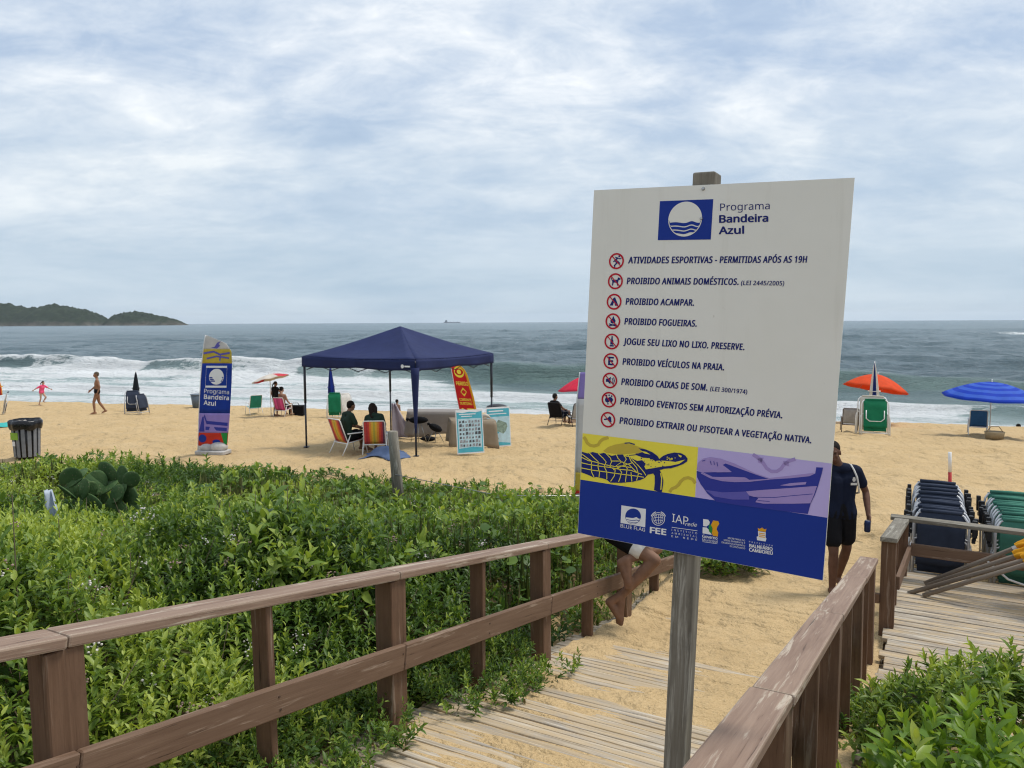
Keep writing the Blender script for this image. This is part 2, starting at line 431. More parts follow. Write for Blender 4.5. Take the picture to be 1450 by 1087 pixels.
build_boards('boardwalk', -0.8, 8.6, -2.86, -0.34, zdeck, 0.072, 0.009, M['deck'], 'sloping timber boardwalk half buried in sand')
build_boards('platform', 6.55, 10.0, -0.35, 3.6, lambda s: 0.14, 0.125, 0.012, M['deck2'], 'raised timber platform beside the walkway')

def railing(name, label, t, wide, narrow, s0, s1, side, capw, top=0.95):
    """side: +1 when the middle rail is nailed on the right of the posts"""
    z = lambda s: 1.29 - 0.172 * s
    r = thing(name, label, 'railing', st(s0, t, z(s0)))
    DX = Vector((DD.x, DD.y, 0)); NX = Vector((NN.x, NN.y, 0)); Z = Vector((0, 0, 1))
    for s in wide:
        b = MB(); h = top - 0.024; zb = max(z(s), -0.05) - 0.22
        b.box(st(s, t, (zb + z(s) + h) / 2), (z(s) + h - zb, .14, .12), (Z + DX * random.uniform(-.012, .012) + NX * random.uniform(-.01, .01), DX, NX)); b.build('post', M['post'], r, bev=.005)
    for s in narrow:
        b = MB(); h = top - 0.024; zb = max(z(s), -0.05) - 0.22
        b.box(st(s, t, (zb + z(s) + h) / 2), (z(s) + h - zb, .042, .105), (Z + DX * random.uniform(-.014, .014) + NX * random.uniform(-.01, .01), DX, NX)); b.build('post', M['post'], r, bev=.004)
    joints = [s0] + [w for w in wide if s0 + .3 < w < s1 - .3] + [s1]
    sl = Vector((DD.x, DD.y, -0.172)).normalized(); upn = NX.cross(sl); upn = upn if upn.z > 0 else -upn
    for a, e in zip(joints[:-1], joints[1:]):
        j = random.uniform(-.005, .005)
        b = MB(); b.bar(st(a + .003, t + j, z(a) + top), st(e - .003, t - j, z(e) + top), capw, .046, upn)
        b.build('top_rail', M['railtop'], r, bev=.009, seg=2)
        b = MB(); tt = t + side * (.06 + .021)
        b.bar(st(a + .002, tt, z(a) + .47), st(e - .002, tt, z(e) + .47), .04, .15, upn)
        mr = b.build('middle_rail', M['rail'], r, bev=.006)
        b = MB()
        for s in sorted(wide + narrow):
            if a + .05 < s <= e + .05:
                for k in (-.035, .03):
                    q = st(s + random.uniform(-.02, .02), tt + side * .0195, z(s) + .47 + k); b.tube([q, q + NX * side * .004], .006, 8)
        if b.v: b.build('nail_heads', M['rust'], mr)
    return r
railing('railing', 'long brown timber railing between boardwalk and dune scrub', -2.74, [1.55, 3.47, 5.40, 7.30, 9.2], [0.6, 2.51, 4.43, 6.35, 8.25], -0.4, 8.9, 1, .15)
railing('railing', 'worn brown timber railing running up beside the sign post', -0.475, [0.9, 2.75, 4.45, 6.05, 7.32], [1.85, 3.62, 5.25, 6.7], 0.2, 7.45, -1, .15)

def platform_fence():
    r = thing('fence', 'low brown timber fence around the platform holding beach chairs', 'fence', st(8.12, -.42, .14))
    DX = Vector((DD.x, DD.y, 0)); NX = Vector((NN.x, NN.y, 0)); Z = Vector((0, 0, 1))
    def post(s, t, ztop, w, d):
        b = MB(); b.box(st(s, t, (ztop - .2) / 2), (ztop + .2, w, d), (Z, DX, NX)); b.build('post', M['post'], r, bev=.005)
    zb = lambda t: 0.80 - 0.015 * t
    post(8.12, -.35, .99, .13, .13); post(8.75, -.34, .91, .04, .1); post(9.86, -.29, .77, .12, .12)
    for t in (1.02, 2.1, 3.2): post(9.9, t, zb(t) - .02, .05, .09)
    b = MB(); b.bar(st(8.0, -.35, 1.015), st(9.78, -.30, .80), .15, .045); b.build('top_rail', M['grey_wood'], r, bev=.008, seg=2)
    b = MB(); b.bar(st(9.88, -.42, zb(-.42)), st(9.88, 3.6, zb(3.6)), .15, .045); b.build('top_rail', M['grey_wood'], r, bev=.008, seg=2)
    b = MB(); b.bar(st(9.80, -.20, .47), st(9.82, 3.6, .42), .04, .14); b.build('middle_rail', M['rail'], r, bev=.006)
    b = MB(); b.bar(st(8.19, -.27, .55), st(9.8, -.21, .45), .04, .13); b.build('middle_rail', M['rail'], r, bev=.006)
    b = MB(); b.box(st(8.05, -.44, .42), (.09, .05, .05), (Z, DX, NX)); b.build('latch_block', M['post'], r)
platform_fence()

# ------------------------------------------------------------------ sea
def water_mat():
    m, t, b = new_mat('sea_water')
    p = t.add('ShaderNodeTexCoord').outputs['Object']       # x along shore, y out to sea
    foam = t.add('ShaderNodeAttribute', _attribute_name='foam').outputs['Fac']
    shal_wavelight = t.add('ShaderNodeAttribute', _attribute_name='shallow_wavelight').outputs['Fac']
    n1 = t.noise(t.mapping(p, scale=(0.35, 0.8, 1)), 1.3, 9, 0.66, 1.3)
    n2 = t.noise(t.mapping(p, scale=(0.9, 1.6, 1)), 3.0, 6, 0.7, 0.8)
    ff = t.math('ADD', foam, t.math('MULTIPLY', t.math('SUBTRACT', t.math('ADD', t.math('MULTIPLY', n1, 0.65), t.math('MULTIPLY', n2, 0.35)), 0.5), 2.1))
    fm = t.ramp(ff, [(0.38, 0.0), (0.49, 0.5), (0.62, 0.9), (0.9, 1.0)])
    deep = t.mix(t.noise(t.mapping(p, scale=(0.05, 0.09, 1)), 1.0, 9, 0.68), (0.055, 0.100, 0.120), (0.155, 0.22, 0.245))
    c = t.mix(shal_wavelight, deep, (0.155, 0.235, 0.22))
    wash = t.add('ShaderNodeAttribute', _attribute_name='wash').outputs['Fac']
    c = t.mix(wash, c, (0.42, 0.52, 0.505))
    c = t.mix(fm, c, (0.80, 0.82, 0.82))
    t.set(b.inputs['Base Color'], c)
    t.set(b.inputs['Roughness'], t.mix(fm, 0.26, 0.9, 'FLOAT'))
    b.inputs['IOR'].default_value = 1.33; t.set(b.inputs['Specular IOR Level'], t.mix(fm, 0.42, 0.1, 'FLOAT'))
    h1 = t.noise(t.mapping(p, scale=(0.16, 0.30, 1)), 1.0, 10, 0.66, 0.3)
    bm = t.add('ShaderNodeBump', Strength=1.0, Distance=2.2, Height=h1).outputs[0]
    h2 = t.noise(t.mapping(p, scale=(0.7, 1.2, 1)), 1.0, 7, 0.68, 0.3)
    bm = t.add('ShaderNodeBump', Strength=0.7, Distance=0.35, Height=h2, Normal=bm).outputs[0]
    t.set(b.inputs['Normal'], bm)
    return m
M['water'] = water_mat()
def build_sea():
    c = np.concatenate([np.arange(34.0, 92, 0.28), 92 + np.cumsum(np.geomspace(0.35, 6, 170)), np.geomspace(560, 7000, 34)])
    l = np.concatenate([-np.geomspace(9000, 150, 30), np.arange(-140, 110, 0.40), np.geomspace(120, 9000, 30)])
    Cc, L = np.meshgrid(c, l, indexing='ij')
    # one breaking wave oblique to the shore, swell lines further out
    c1 = 64 - 0.085 * (L + 5) + 3.4 * (fbm(L * 0.07, L * 0 + 1, 2, 4) - 0.5)
    d = Cc - c1
    amp = 1.15 * (0.35 + 0.55 * fbm(L * 0.03, L * 0 + 5, 4, 2) + 0.6 * fbm(L * 0.16, Cc * .1, 14, 3))
    fade = sstep(40, -6, L) * 0.75 + 0.25
    wave = 1.12 * amp * fade * np.where(d < 0, np.exp(-(d / 1.25) ** 2), np.exp(-(d / 5.0) ** 2))
    c2 = 48 - 0.03 * L + 3.5 * (fbm(L * 0.06, L * 0 + 2, 8, 3) - 0.5)
    d2 = Cc - c2
    w2 = 0.38 * np.where(d2 < 0, np.exp(-(d2 / 0.8) ** 2), np.exp(-(d2 / 3.0) ** 2))
    sw = np.zeros_like(Cc)
    for k, (wl, am, an) in enumerate([(19, .24, .05), (27, .28, -.09), (41, .30, .03), (9, .10, .2), (12, .11, -.25), (5.5, .055, .3)]):
        ph = (Cc + an * L * 1.0) / wl * 2 * np.pi + 6 * fbm(L * 0.018 + k, Cc * 0.01, 30 + k, 3)
        sw += am * (np.exp(1.1 * np.cos(ph)) - 1.3) * 0.75
    sw *= sstep(56, 78, Cc) * np.clip(900 / np.maximum(Cc, 900), 0, 1)
    chop = (fbm(L * 0.30, Cc * 0.42, 50, 4) - 0.5) * 0.85 * sstep(1500, 160, Cc) * (0.35 + 0.65 * sstep(50, 70, Cc))
    Z = WATER + wave + w2 + sw + chop * (0.35 + 0.65 * sstep(36, 60, Cc))
    Z = np.where(Cc < 36.5, Z - (36.5 - Cc) * 0.3, Z)
    n = fbm(L * 0.10, Cc * 0.28, 60, 4); st_ = fbm(L * 0.035, Cc * 0.5, 70, 4)
    left = sstep(-8, -30, L)                                  # where the wave has already broken
    cO = 43.5 + 7.5 * sstep(20, 4, L) + 15 * left + 5 * (fbm(L * 0.045, L * 0 + 3, 14, 3) - .5)
    foam = (0.66 + 0.95 * (n - 0.5)) * sstep(cO + 2.5, cO - 2.5, Cc)
    foam += left * 0.70 * np.exp(-((d + 2.0) / 3.4) ** 2) * (0.3 + 1.0 * n)
    foam += left * 0.55 * np.exp(-((d - .3) / 1.0) ** 2)
    foam -= left * 0.75 * sstep(.50, .62, fbm(L * .10, L * 0 + 7, 17, 3)) * np.exp(-((d + 1.7) / 1.1) ** 2)  # unbroken stretches: foam thinned, putting the wave face's shade into the colour
    foam += 0.45 * np.exp(-((d2 + .2) / 1.6) ** 2)
    foam -= 0.55 * (1 - left) * np.exp(-((d + 2.6) / 2.6) ** 2)
    foam -= 0.36 * sstep(0.48, 0.66, st_) * sstep(39, 44, Cc)
    foam = np.where(Cc > 85, 0.0, foam)
    caps = sstep(0.80, 0.9, fbm(L * 0.09, Cc * 0.22, 90, 3)) * 0.5 * sstep(85, 100, Cc) * sstep(1200, 400, Cc)
    foam = np.clip(foam + caps, 0, 1)
    # surf around the rocks at the right edge of the view
    lc = L - 118; foam = np.maximum(foam, 0.85 * np.exp(-(lc / 22) ** 2 - ((Cc - 300) / 22) ** 2))
    wash = 1.0 * sstep(cO + 4, cO - 4, Cc) * (0.5 + 0.7 * fbm(L * .25, Cc * .5, 96, 3))
    shal_wavelight = np.clip(0.75 * sstep(75, 44, Cc) + 0.9 * np.exp(-((d + 1.2) / 1.8) ** 2) * (1 - 0.6 * left), 0, 1)  # green of the shallows, plus light through the wave face put into colour
    nr, nc = Cc.shape; idx = np.arange(nr * nc).reshape(nr, nc)
    F = np.stack([idx[:-1, :-1], idx[1:, :-1], idx[1:, 1:], idx[:-1, 1:]], -1).reshape(-1, 4)
    V = np.stack([L, Cc, Z], -1).reshape(-1, 3)
    o = np_mesh('sea', V, F[:, ::-1], M['water'], [('foam', foam.ravel()), ('shallow_wavelight', shal_wavelight.ravel()), ('wash', wash.ravel())])
    o.rotation_euler = (0, 0, math.atan2(ES.y, ES.x))
    tag(o, 'grey green sea with foaming surf along the shore', 'sea', kind='structure')
build_sea()

# ------------------------------------------------------------------ island
def island_mat():
    m, t, b = new_mat('island_cover')
    g = t.add('ShaderNodeNewGeometry').outputs['Position']; z = t.add('ShaderNodeSeparateXYZ', Vector=g).outputs[2]
    n = t.noise(g, 0.02, 8, 0.65); n2 = t.noise(t.mapping(g, scale=(1, 1, .6)), 0.035, 6, 0.75)
    veg = t.ramp(t.noise(g, 0.06, 6, 0.7), [(0.3, (0.012, 0.020, 0.014)), (0.55, (0.028, 0.042, 0.024)), (0.75, (0.055, 0.070, 0.042))])
    rock = t.ramp(n2, [(0.35, (0.045, 0.04, 0.035)), (0.7, (0.20, 0.175, 0.15))])
    k = t.math('SUBTRACT', t.math('MULTIPLY', t.math('ADD', n, t.math('MULTIPLY', n2, .8)), 21), z)
    c = t.mix(t.ramp(t.math('DIVIDE', t.math('SUBTRACT', k, 9), 14), [(0, 0.0), (1, 1.0)]), veg, rock)
    t.set(b.inputs['Base Color'], c); b.inputs['Roughness'].default_value = 0.95; b.inputs['Specular IOR Level'].default_value = 0.1
    return m
def build_island():
    Y0 = 2200.0
    prof_x = np.array([-260, -120, -60, 0, 15, 45, 75, 100, 130, 152, 158, 172, 190, 205, 225, 245, 262, 268])
    prof_y = np.array([40, 44, 36, 31, 32, 24, 29, 27, 20, 10, 9, 17, 21, 19, 14, 11, 4, 0])
    k = Y0 / FPX
    a = np.linspace(-250, 268, 620); bb = np.linspace(-1, 1, 60)
    A, B = np.meshgrid(a, bb, indexing='ij')
    X = (A - PCX) * k; h = np.interp(A, prof_x, prof_y)
    ker = np.ones(9) / 9
    hs = np.apply_along_axis(lambda v: np.convolve(np.pad(v, 4, mode='edge'), ker, 'valid'), 0, h) * k
    hs[-6:] *= np.linspace(1, 0.1, 6)[:, None]
    width = 30 + hs * 1.6
    Y = Y0 + B * width
    env = np.clip(1 - np.abs(B) ** 2.2, 0, 1)
    Z = WATER - 2 + hs * env + hs * 0.25 * (fbm(X * .02, Y * .02, 3, 4) - .5) * env + (fbm(X * .11, Y * .11, 6, 3) - .5) * 15 * env * np.clip(hs / 30, .2, 1)
    nr, nc = X.shape; idx = np.arange(nr * nc).reshape(nr, nc)
    F = np.stack([idx[:-1, :-1], idx[1:, :-1], idx[1:, 1:], idx[:-1, 1:]], -1).reshape(-1, 4)
    o = np_mesh('island', np.stack([X, Y, Z], -1).reshape(-1, 3), F, island_mat())
    tag(o, 'long wooded rocky headland low on the horizon', 'island', kind='structure')
build_island()
def build_ship():
    p = at(640, 455.2, 6000); r = thing('ship', 'faint cargo ship on the horizon above the tent', 'ship', (p.x, p.y, WATER))
    g = plain('ship_grey', (0.22, 0.25, 0.28), 0.7)
    b = MB(); b.prism([(-65, 5), (-60, -1), (58, -1), (70, 6), (-65, 6)], lambda a, z, d: Vector((p.x + a, p.y - 8 + d, WATER + z)), 16); b.build('hull', g, r)
    b = MB(); b.box((p.x - 45, p.y, WATER + 12), (18, 12, 12)); b.box((p.x - 45, p.y, WATER + 20), (8, 8, 5)); b.build('bridge', g, r)
    b = MB()
    for x in (-15, 15, 42): b.tube([(p.x + x, p.y, WATER + 5), (p.x + x, p.y, WATER + 17)], 1.0, 6)
    b.build('mast', g, r)
build_ship()

def build_haze():
    X0, X1, Y0, Y1, Z0, Z1 = -9500, 9500, -60, 9500, -8.0, 92.0
    b = MB(); b.box(((X0 + X1) / 2, (Y0 + Y1) / 2, (Z0 + Z1) / 2), (X1 - X0, Y1 - Y0, Z1 - Z0))
    m = bpy.data.materials.new('haze'); m.use_nodes = True; t = NT(m.node_tree); t.n.clear()
    v = t.add('ShaderNodeVolumePrincipled', Color=(0.86, 0.92, 1.0), Density=5e-5, Anisotropy=0.1)
    o = t.add('ShaderNodeOutputMaterial'); t.l.new(v.outputs[0], o.inputs['Volume'])
    tag(b.build('haze', m, None, (0, 0, 0)), 'thin sea haze softening the far water and the headland', 'haze', kind='stuff')
build_haze()
# ------------------------------------------------------------------ vegetation
def leaf_mat(name, stops, rough=0.45, trans=0.35, ttint=(1.25, 1.2, 0.55)):
    m, t, b = new_mat(name)
    a = t.add('ShaderNodeAttribute', _attribute_name='tint').outputs['Fac']
    p = t.add('ShaderNodeTexCoord').outputs['Object']
    f = t.math('ADD', a, t.math('MULTIPLY', t.math('SUBTRACT', t.noise(p, 0.55, 4, 0.6), 0.5), 0.55), True)
    c = t.ramp(f, stops)
    t.set(b.inputs['Base Color'], c); b.inputs['Roughness'].default_value = rough; b.inputs['Specular IOR Level'].default_value = 0.35
    tr = t.add('ShaderNodeBsdfTranslucent', Color=t.mix(1.0, c, ttint, blend='MULTIPLY'))
    mx = t.add('ShaderNodeMixShader', i0=trans, i1=b.outputs[0], i2=tr.outputs[0])
    out = [x for x in t.n if x.type == 'OUTPUT_MATERIAL'][0]; t.l.new(mx.outputs[0], out.inputs[0])
    return m
M['scrub'] = leaf_mat('scrub_leaf', [(0.0, (0.12, 0.095, 0.035)), (0.05, (0.045, 0.092, 0.020)), (0.33, (0.081, 0.154, 0.029)), (0.62, (0.17, 0.265, 0.043)), (1.0, (0.42, 0.50, 0.10))])
M['bright'] = leaf_mat('bright_leaf', [(0.0, (0.08, 0.16, 0.02)), (0.45, (0.155, 0.275, 0.03)), (0.8, (0.26, 0.37, 0.045)), (1.0, (0.36, 0.42, 0.08))], 0.38, 0.4)
M['grass'] = leaf_mat('grass_blade', [(0.0, (0.09, 0.13, 0.03)), (0.5, (0.16, 0.20, 0.055)), (0.85, (0.25, 0.25, 0.10)), (1.0, (0.38, 0.33, 0.18))], 0.6, 0.3)
M['stem'] = plain('stem', (0.17, 0.13, 0.085), 0.8, 0.3)

def norm(v): return v / np.maximum(np.linalg.norm(v, axis=-1, keepdims=True), 1e-9)
LEAF_HI = (np.array([[0, 0, 0], [.28, .42, .10], [.28, 0, .0], [.28, -.42, .10], [.66, .36, .04], [.66, 0, -.05], [.66, -.36, .04], [1, 0, -.16]]),
           np.array([[0, 3, 2, 2], [0, 2, 1, 1], [2, 3, 6, 5], [1, 2, 5, 4], [5, 6, 7, 7], [4, 5, 7, 7]]))
LEAF_LO = (np.array([[0, 0, 0], [.45, .5, .12], [.5, 0, 0], [.45, -.5, .12], [1, 0, -.12]]),
           np.array([[0, 3, 4, 2], [0, 2, 4, 1]]))
LEAF_ROUND = (np.array([[0, 0, 0], [.12, .42, .05], [.5, .55, .1], [.88, .38, .04], [1, 0, -.06], [.88, -.38, .04], [.5, -.55, .1], [.12, -.42, .05], [.5, 0, -.02]]),
              np.array([[0, 8, 2, 1], [8, 4, 3, 2], [8, 6, 5, 4], [0, 7, 6, 8]]))
def leaves(base, a, n, L, Wd, tint, tmpl):
    """base, direction, normal (m,3); length, width, tint (m,) -> verts, faces, tint per vertex; degenerate quads are turned into triangles' quads"""
    T, Fq = tmpl
    a = norm(a); s = norm(np.cross(a, n)); n2 = np.cross(s, a)
    V = base[:, None, :] + L[:, None, None] * (T[None, :, 0:1] * a[:, None, :] + T[None, :, 2:3] * n2[:, None, :]) + (Wd)[:, None, None] * T[None, :, 1:2] * s[:, None, :]
    k = len(T); m = len(base)
    F = (Fq[None] + (np.arange(m) * k)[:, None, None]).reshape(-1, 4)
    return V.reshape(-1, 3), F, np.repeat(tint, k)
def sprigs(pos, hgt, nleaf, L, tmpl, lean=0.5, wratio=0.42, tint0=0.35, tintv=0.25, young=0.45, spread=(0.35, 1.25)):
    """leafy shoots: opposite pairs of leaves up a leaning stem, the youngest at the tip"""
    m = len(pos)
    az = rng.uniform(0, 2 * np.pi, m); le = rng.uniform(0, lean, m)
    d = np.stack([np.sin(le) * np.cos(az), np.sin(le) * np.sin(az), np.cos(le)], -1)
    k = np.arange(nleaf) / max(1, nleaf - 1)                      # 0 base .. 1 tip
    b = pos[:, None, :] + d[:, None, :] * (hgt[:, None] * (0.15 + 0.85 * k[None, :]) )[..., None]
    ang = rng.uniform(0, 6.28, m)[:, None] + np.arange(nleaf)[None, :] * 2.4 + rng.normal(0, .35, (m, nleaf))
    pit = (spread[1] + (spread[0] - spread[1]) * k)[None, :] + rng.normal(0, .25, (m, nleaf))   # from the stem
    e1 = norm(np.cross(d, np.array([0.3, 0.2, 1.0]) + rng.normal(0, .3, (m, 3)))); e2 = np.cross(d, e1)
    rad = e1[:, None, :] * np.cos(ang)[..., None] + e2[:, None, :] * np.sin(ang)[..., None]
    a = d[:, None, :] * np.cos(pit)[..., None] + rad * np.sin(pit)[..., None]
    n = d[:, None, :] * np.sin(pit)[..., None] - rad * np.cos(pit)[..., None]
    ll = L[:, None] * (1 - 0.45 * k ** 3)[None, :] * rng.uniform(.7, 1.2, (m, nleaf))
    ti = np.clip(tint0 + rng.normal(0, tintv, m)[:, None] + young * (k ** 2)[None, :] + rng.normal(0, .07, (m, nleaf)), 0, 1)
    ti = np.where(rng.random((m, nleaf)) < 0.015, 0.0, ti)
    return leaves(b.reshape(-1, 3), a.reshape(-1, 3), n.reshape(-1, 3), ll.ravel(), (ll * wratio).ravel(), ti.ravel(), tmpl)
def merge(parts):
    vs, fs, ts = [], [], []; o = 0
    for v, f, t in parts: vs.append(v); fs.append(f + o); ts.append(t); o += len(v)
    return np.concatenate(vs), np.concatenate(fs), np.concatenate(ts)
def leaf_mesh(name, parts, mat):
    v, f, t = merge(parts)
    tri = f[:, 2] == f[:, 3]
    # quads and triangles in one mesh
    me = bpy.data.meshes.new(name); q = f[~tri]; r = f[tri][:, :3]
    me.vertices.add(len(v)); me.vertices.foreach_set('co', v.astype(np.float32).ravel())
    loops = np.concatenate([q.ravel(), r.ravel()]).astype(np.int32)
    me.loops.add(len(loops)); me.loops.foreach_set('vertex_index', loops)
    starts = np.concatenate([np.arange(len(q)) * 4, len(q) * 4 + np.arange(len(r)) * 3]).astype(np.int32)
    me.polygons.add(len(starts)); me.polygons.foreach_set('loop_start', starts)
    me.polygons.foreach_set('use_smooth', np.ones(len(starts), bool))
    a = me.attributes.new('tint', 'FLOAT', 'POINT'); a.data.foreach_set('value', t.astype(np.float32))
    me.materials.append(mat); me.update(calc_edges=True)
    o = bpy.data.objects.new(name, me); COL.objects.link(o); return o

def canopy(x, y):
    """height of the scrub above the ground"""
    e = np.interp(x, EDGE_X, EDGE_Y) - y; t = x * NN.x + y * NN.y
    h = np.interp(y, [2, 4, 6, 9, 12, 15], [0.98, 0.92, 0.72, 0.55, 0.42, 0.32])
    far = sstep(6.5, 9.5, y); h = h * (1 + far * (0.35 * sstep(-4.5, -7.5, x) - 0.58 * sstep(-5.0, -2.5, x)))
    h = h * (0.35 + 1.25 * fbm(x * 0.9, y * 0.9, 40, 3)) * (0.28 + 0.72 * sstep(-0.2, 2.2, e))
    return h * (0.3 + 0.7 * sstep(-2.9, -3.9, t))
def scatter(n, y0, y1, amin=-0.98, tmax=-2.93, dens=None):
    y = np.sqrt(rng.uniform(y0 ** 2, y1 ** 2, n)); a = rng.uniform(amin, 0.45, n); x = a * y
    t = x * NN.x + y * NN.y; s = x * DD.x + y * DD.y
    e = np.interp(x, EDGE_X, EDGE_Y) - y
    k = (t < tmax) & (e > -0.25 + 0.5 * (fbm(x * 1.5, y * 1.5, 77, 2) - .5))
    # bare sand close to the foot of the rail, lower down
    bare = sstep(-3.9, -3.0, t) * sstep(5.2, 6.4, s) * sstep(9.2, 8.4, s)
    k &= rng.random(n) > bare * 0.85
    k &= rng.random(n) < (0.55 + 0.45 * sstep(-0.1, 1.6, e))
    return x[k], y[k]
def build_scrub():
    parts = []
    def layer(n, y0, y1, nleaf, L, tmpl, hmin, hgt, **kw):
        x, y = scatter(n, y0, y1)
        c = canopy(x, y); f = rng.uniform(0, 1, len(x)) ** 0.6
        z = ground(x, y) + np.maximum(c * (hmin + (1 - hmin) * f) - hgt * .8, 0.0)
        kind = fbm(x * 0.6 + 7, y * 0.6, 91, 4)
        tint = np.clip(0.27 + (kind - .5) * 1.5 + 0.12 * (f - .6), 0.08, .7)
        P = np.stack([x, y, z], -1)
        kw2 = dict(kw); kw2['tint0'] = tint[:, None] if False else 0
        v, fc, ti = sprigs(P, np.full(len(x), hgt) * rng.uniform(.7, 1.3, len(x)), nleaf, np.full(len(x), L) * rng.uniform(.75, 1.25, len(x)), tmpl, **kw2)
        per = len(ti) // len(x)
        parts.append((v, fc, np.clip(ti + np.repeat(tint, per), 0, 1)))
    layer(8600, 1.2, 5.2, 13, .058, LEAF_HI, 0.12, .16, tintv=.13, young=.42, lean=.75)
    layer(900, 1.4, 6.5, 12, .060, LEAF_HI, 1.0, .34, tintv=.12, young=.6, lean=.45)
    layer(3000, 1.6, 5.2, 10, .075, LEAF_HI, 0.75, .2, tintv=.09, young=.55, lean=.4)
    layer(17500, 5.0, 9.2, 11, .075, LEAF_LO, 0.15, .16, tintv=.13, young=.42, lean=.7)
    layer(1500, 5.0, 10.5, 10, .075, LEAF_LO, 1.0, .26, tintv=.12, young=.6, lean=.5)
    layer(16000, 8.8, 16.5, 9, .092, LEAF_LO, 0.2, .15, tintv=.10, young=.3, lean=.7)
    # shoots spilling out under the middle rail on to the boards
    n = 1500; s_ = rng.uniform(1.6, 6.0, n); t_ = -2.98 + 0.62 * rng.random(n) ** 1.7; k = fbm(s_ * 1.1, t_ * 1.5, 411, 3) > .40 + .25 * (t_ + 2.98) ; s_, t_ = s_[k], t_[k]
    P = np.stack([s_ * DD.x + t_ * NN.x, s_ * DD.y + t_ * NN.y, 1.29 - .172 * s_ + .01 + .16 * rng.random(len(s_)) * (1 - (t_ + 2.98) / .7)], -1)
    parts.append(sprigs(P, rng.uniform(.06, .16, len(P)), 10, np.full(len(P), .052) * rng.uniform(.7, 1.2, len(P)), LEAF_HI, .9, .42, .34, .15, .4))
    # a second kind: fewer, much broader leaves in clumps; and bare patches with dead leaves
    def broad(n, y0, y1, L, thr, tint):
        x, y = scatter(n, y0, y1); k = fbm(x * .7 + 20, y * .7, 311, 3) > thr; x, y = x[k], y[k]
        z = ground(x, y) + canopy(x, y) * rng.uniform(.55, 1.0, len(x)); P = np.stack([x, y, z], -1); m = len(x)
        parts.append(sprigs(P, rng.uniform(.10, .28, m), 7, L * rng.uniform(.7, 1.3, m), LEAF_HI, .7, .5, tint, .12, .35))
    broad(2600, 1.6, 5.5, .098, .56, .5); broad(2600, 5, 9.5, .115, .55, .45); broad(1500, 9, 15.5, .15, .57, .42)
    n = 1500; x, y = scatter(n, 1.5, 9); z = ground(x, y) + canopy(x, y) * rng.uniform(.3, 1.0, n if len(x) == n else len(x)); m = len(x); az = rng.uniform(0, 6.28, m)
    parts.append(leaves(np.stack([x, y, z], -1), np.stack([np.cos(az), np.sin(az), rng.uniform(-1, .3, m)], -1), rng.normal(0, 1, (m, 3)), rng.uniform(.04, .09, m), rng.uniform(.015, .03, m), np.zeros(m), LEAF_HI))
    o = leaf_mesh('dune_scrub', parts, M['scrub'])
    tag(o, 'thick green leafy scrub covering the dune behind the railing', 'scrub', kind='stuff')
    # broad round creeper leaves, along the sand edge and among the scrub
    parts = []
    n = 9000; y = rng.uniform(5.8, 16.5, n); x = y * rng.uniform(-.9, .4, n)
    e = np.interp(x, EDGE_X, EDGE_Y) - y; t = x * NN.x + y * NN.y
    cl = fbm(x * .9, y * .9, 120, 3)
    k = (t < -2.8) & (((e > -0.75) & (e < .7) & (cl > .50)) | ((e > .7) & (cl > .64)))
    x, y, e = x[k], y[k], e[k]; m = len(x)
    z = ground(x, y) + np.where(e < .7, rng.uniform(.03, .14, m), canopy(x, y) * rng.uniform(.8, 1.08, m))
    az = rng.uniform(0, 6.28, m); a = np.stack([np.cos(az), np.sin(az), rng.uniform(-.2, .5, m)], -1)
    nn = np.stack([rng.normal(0, .35, m), rng.normal(-.25, .35, m), np.ones(m)], -1); L = rng.uniform(.06, .12, m)
    parts.append(leaves(np.stack([x, y, z], -1), a, nn, L, L * 1.0, np.clip(rng.normal(.42, .14, m), 0, 1), LEAF_ROUND))
    o = leaf_mesh('creeper', parts, M['scrub'])
    tag(o, 'round leaved creeper spreading along the edge of the sand', 'creeper', kind='stuff')
    # grass among the far scrub and tufts by the rail posts
    n = 26000; y = np.sqrt(rng.uniform(6.5 ** 2, 14.6 ** 2, n)); x = y * rng.uniform(-.75, .25, n)
    e = np.interp(x, EDGE_X, EDGE_Y) - y; t = x * NN.x + y * NN.y
    k = (e > .35) & (t < -3.2) & (fbm(x * .8 + 3, y * .8, 140, 3) + 0.20 * sstep(-6, -1, x) * sstep(7.0, 10, y) > .60)
    x, y = x[k], y[k]; m = len(x)
    x2 = rng.uniform(5.5, 9.3, 900); t2 = rng.uniform(-3.5, -2.6, 900)
    gx, gy = x2 * DD.x + t2 * NN.x, x2 * DD.y + t2 * NN.y
    kk = fbm(gx * 2, gy * 2, 160, 2) > .60; gx, gy = gx[kk], gy[kk]
    x = np.concatenate([x, gx]); y = np.concatenate([y, gy])
    h = np.concatenate([rng.uniform(.02, .14, m) + canopy(x[:m], y[:m]) * rng.uniform(.6, 1.0, m), rng.uniform(.05, .13, len(gx))]); m = len(x)
    az = rng.uniform(0, 6.28, m); a = np.stack([.35 * np.cos(az), .35 * np.sin(az), np.ones(m)], -1)
    nn = np.stack([np.cos(az), np.sin(az), -.3 * np.ones(m)], -1)
    o = leaf_mesh('beach_grass', [leaves(np.stack([x, y, ground(x, y)], -1), a, nn, h, np.full(m, .006), np.clip(rng.normal(.55, .25, m), 0, 1), LEAF_LO)], M['grass'])
    tag(o, 'thin olive grass blades rising among the dune scrub', 'grass', kind='stuff')
    # dry twigs
    b = MB()
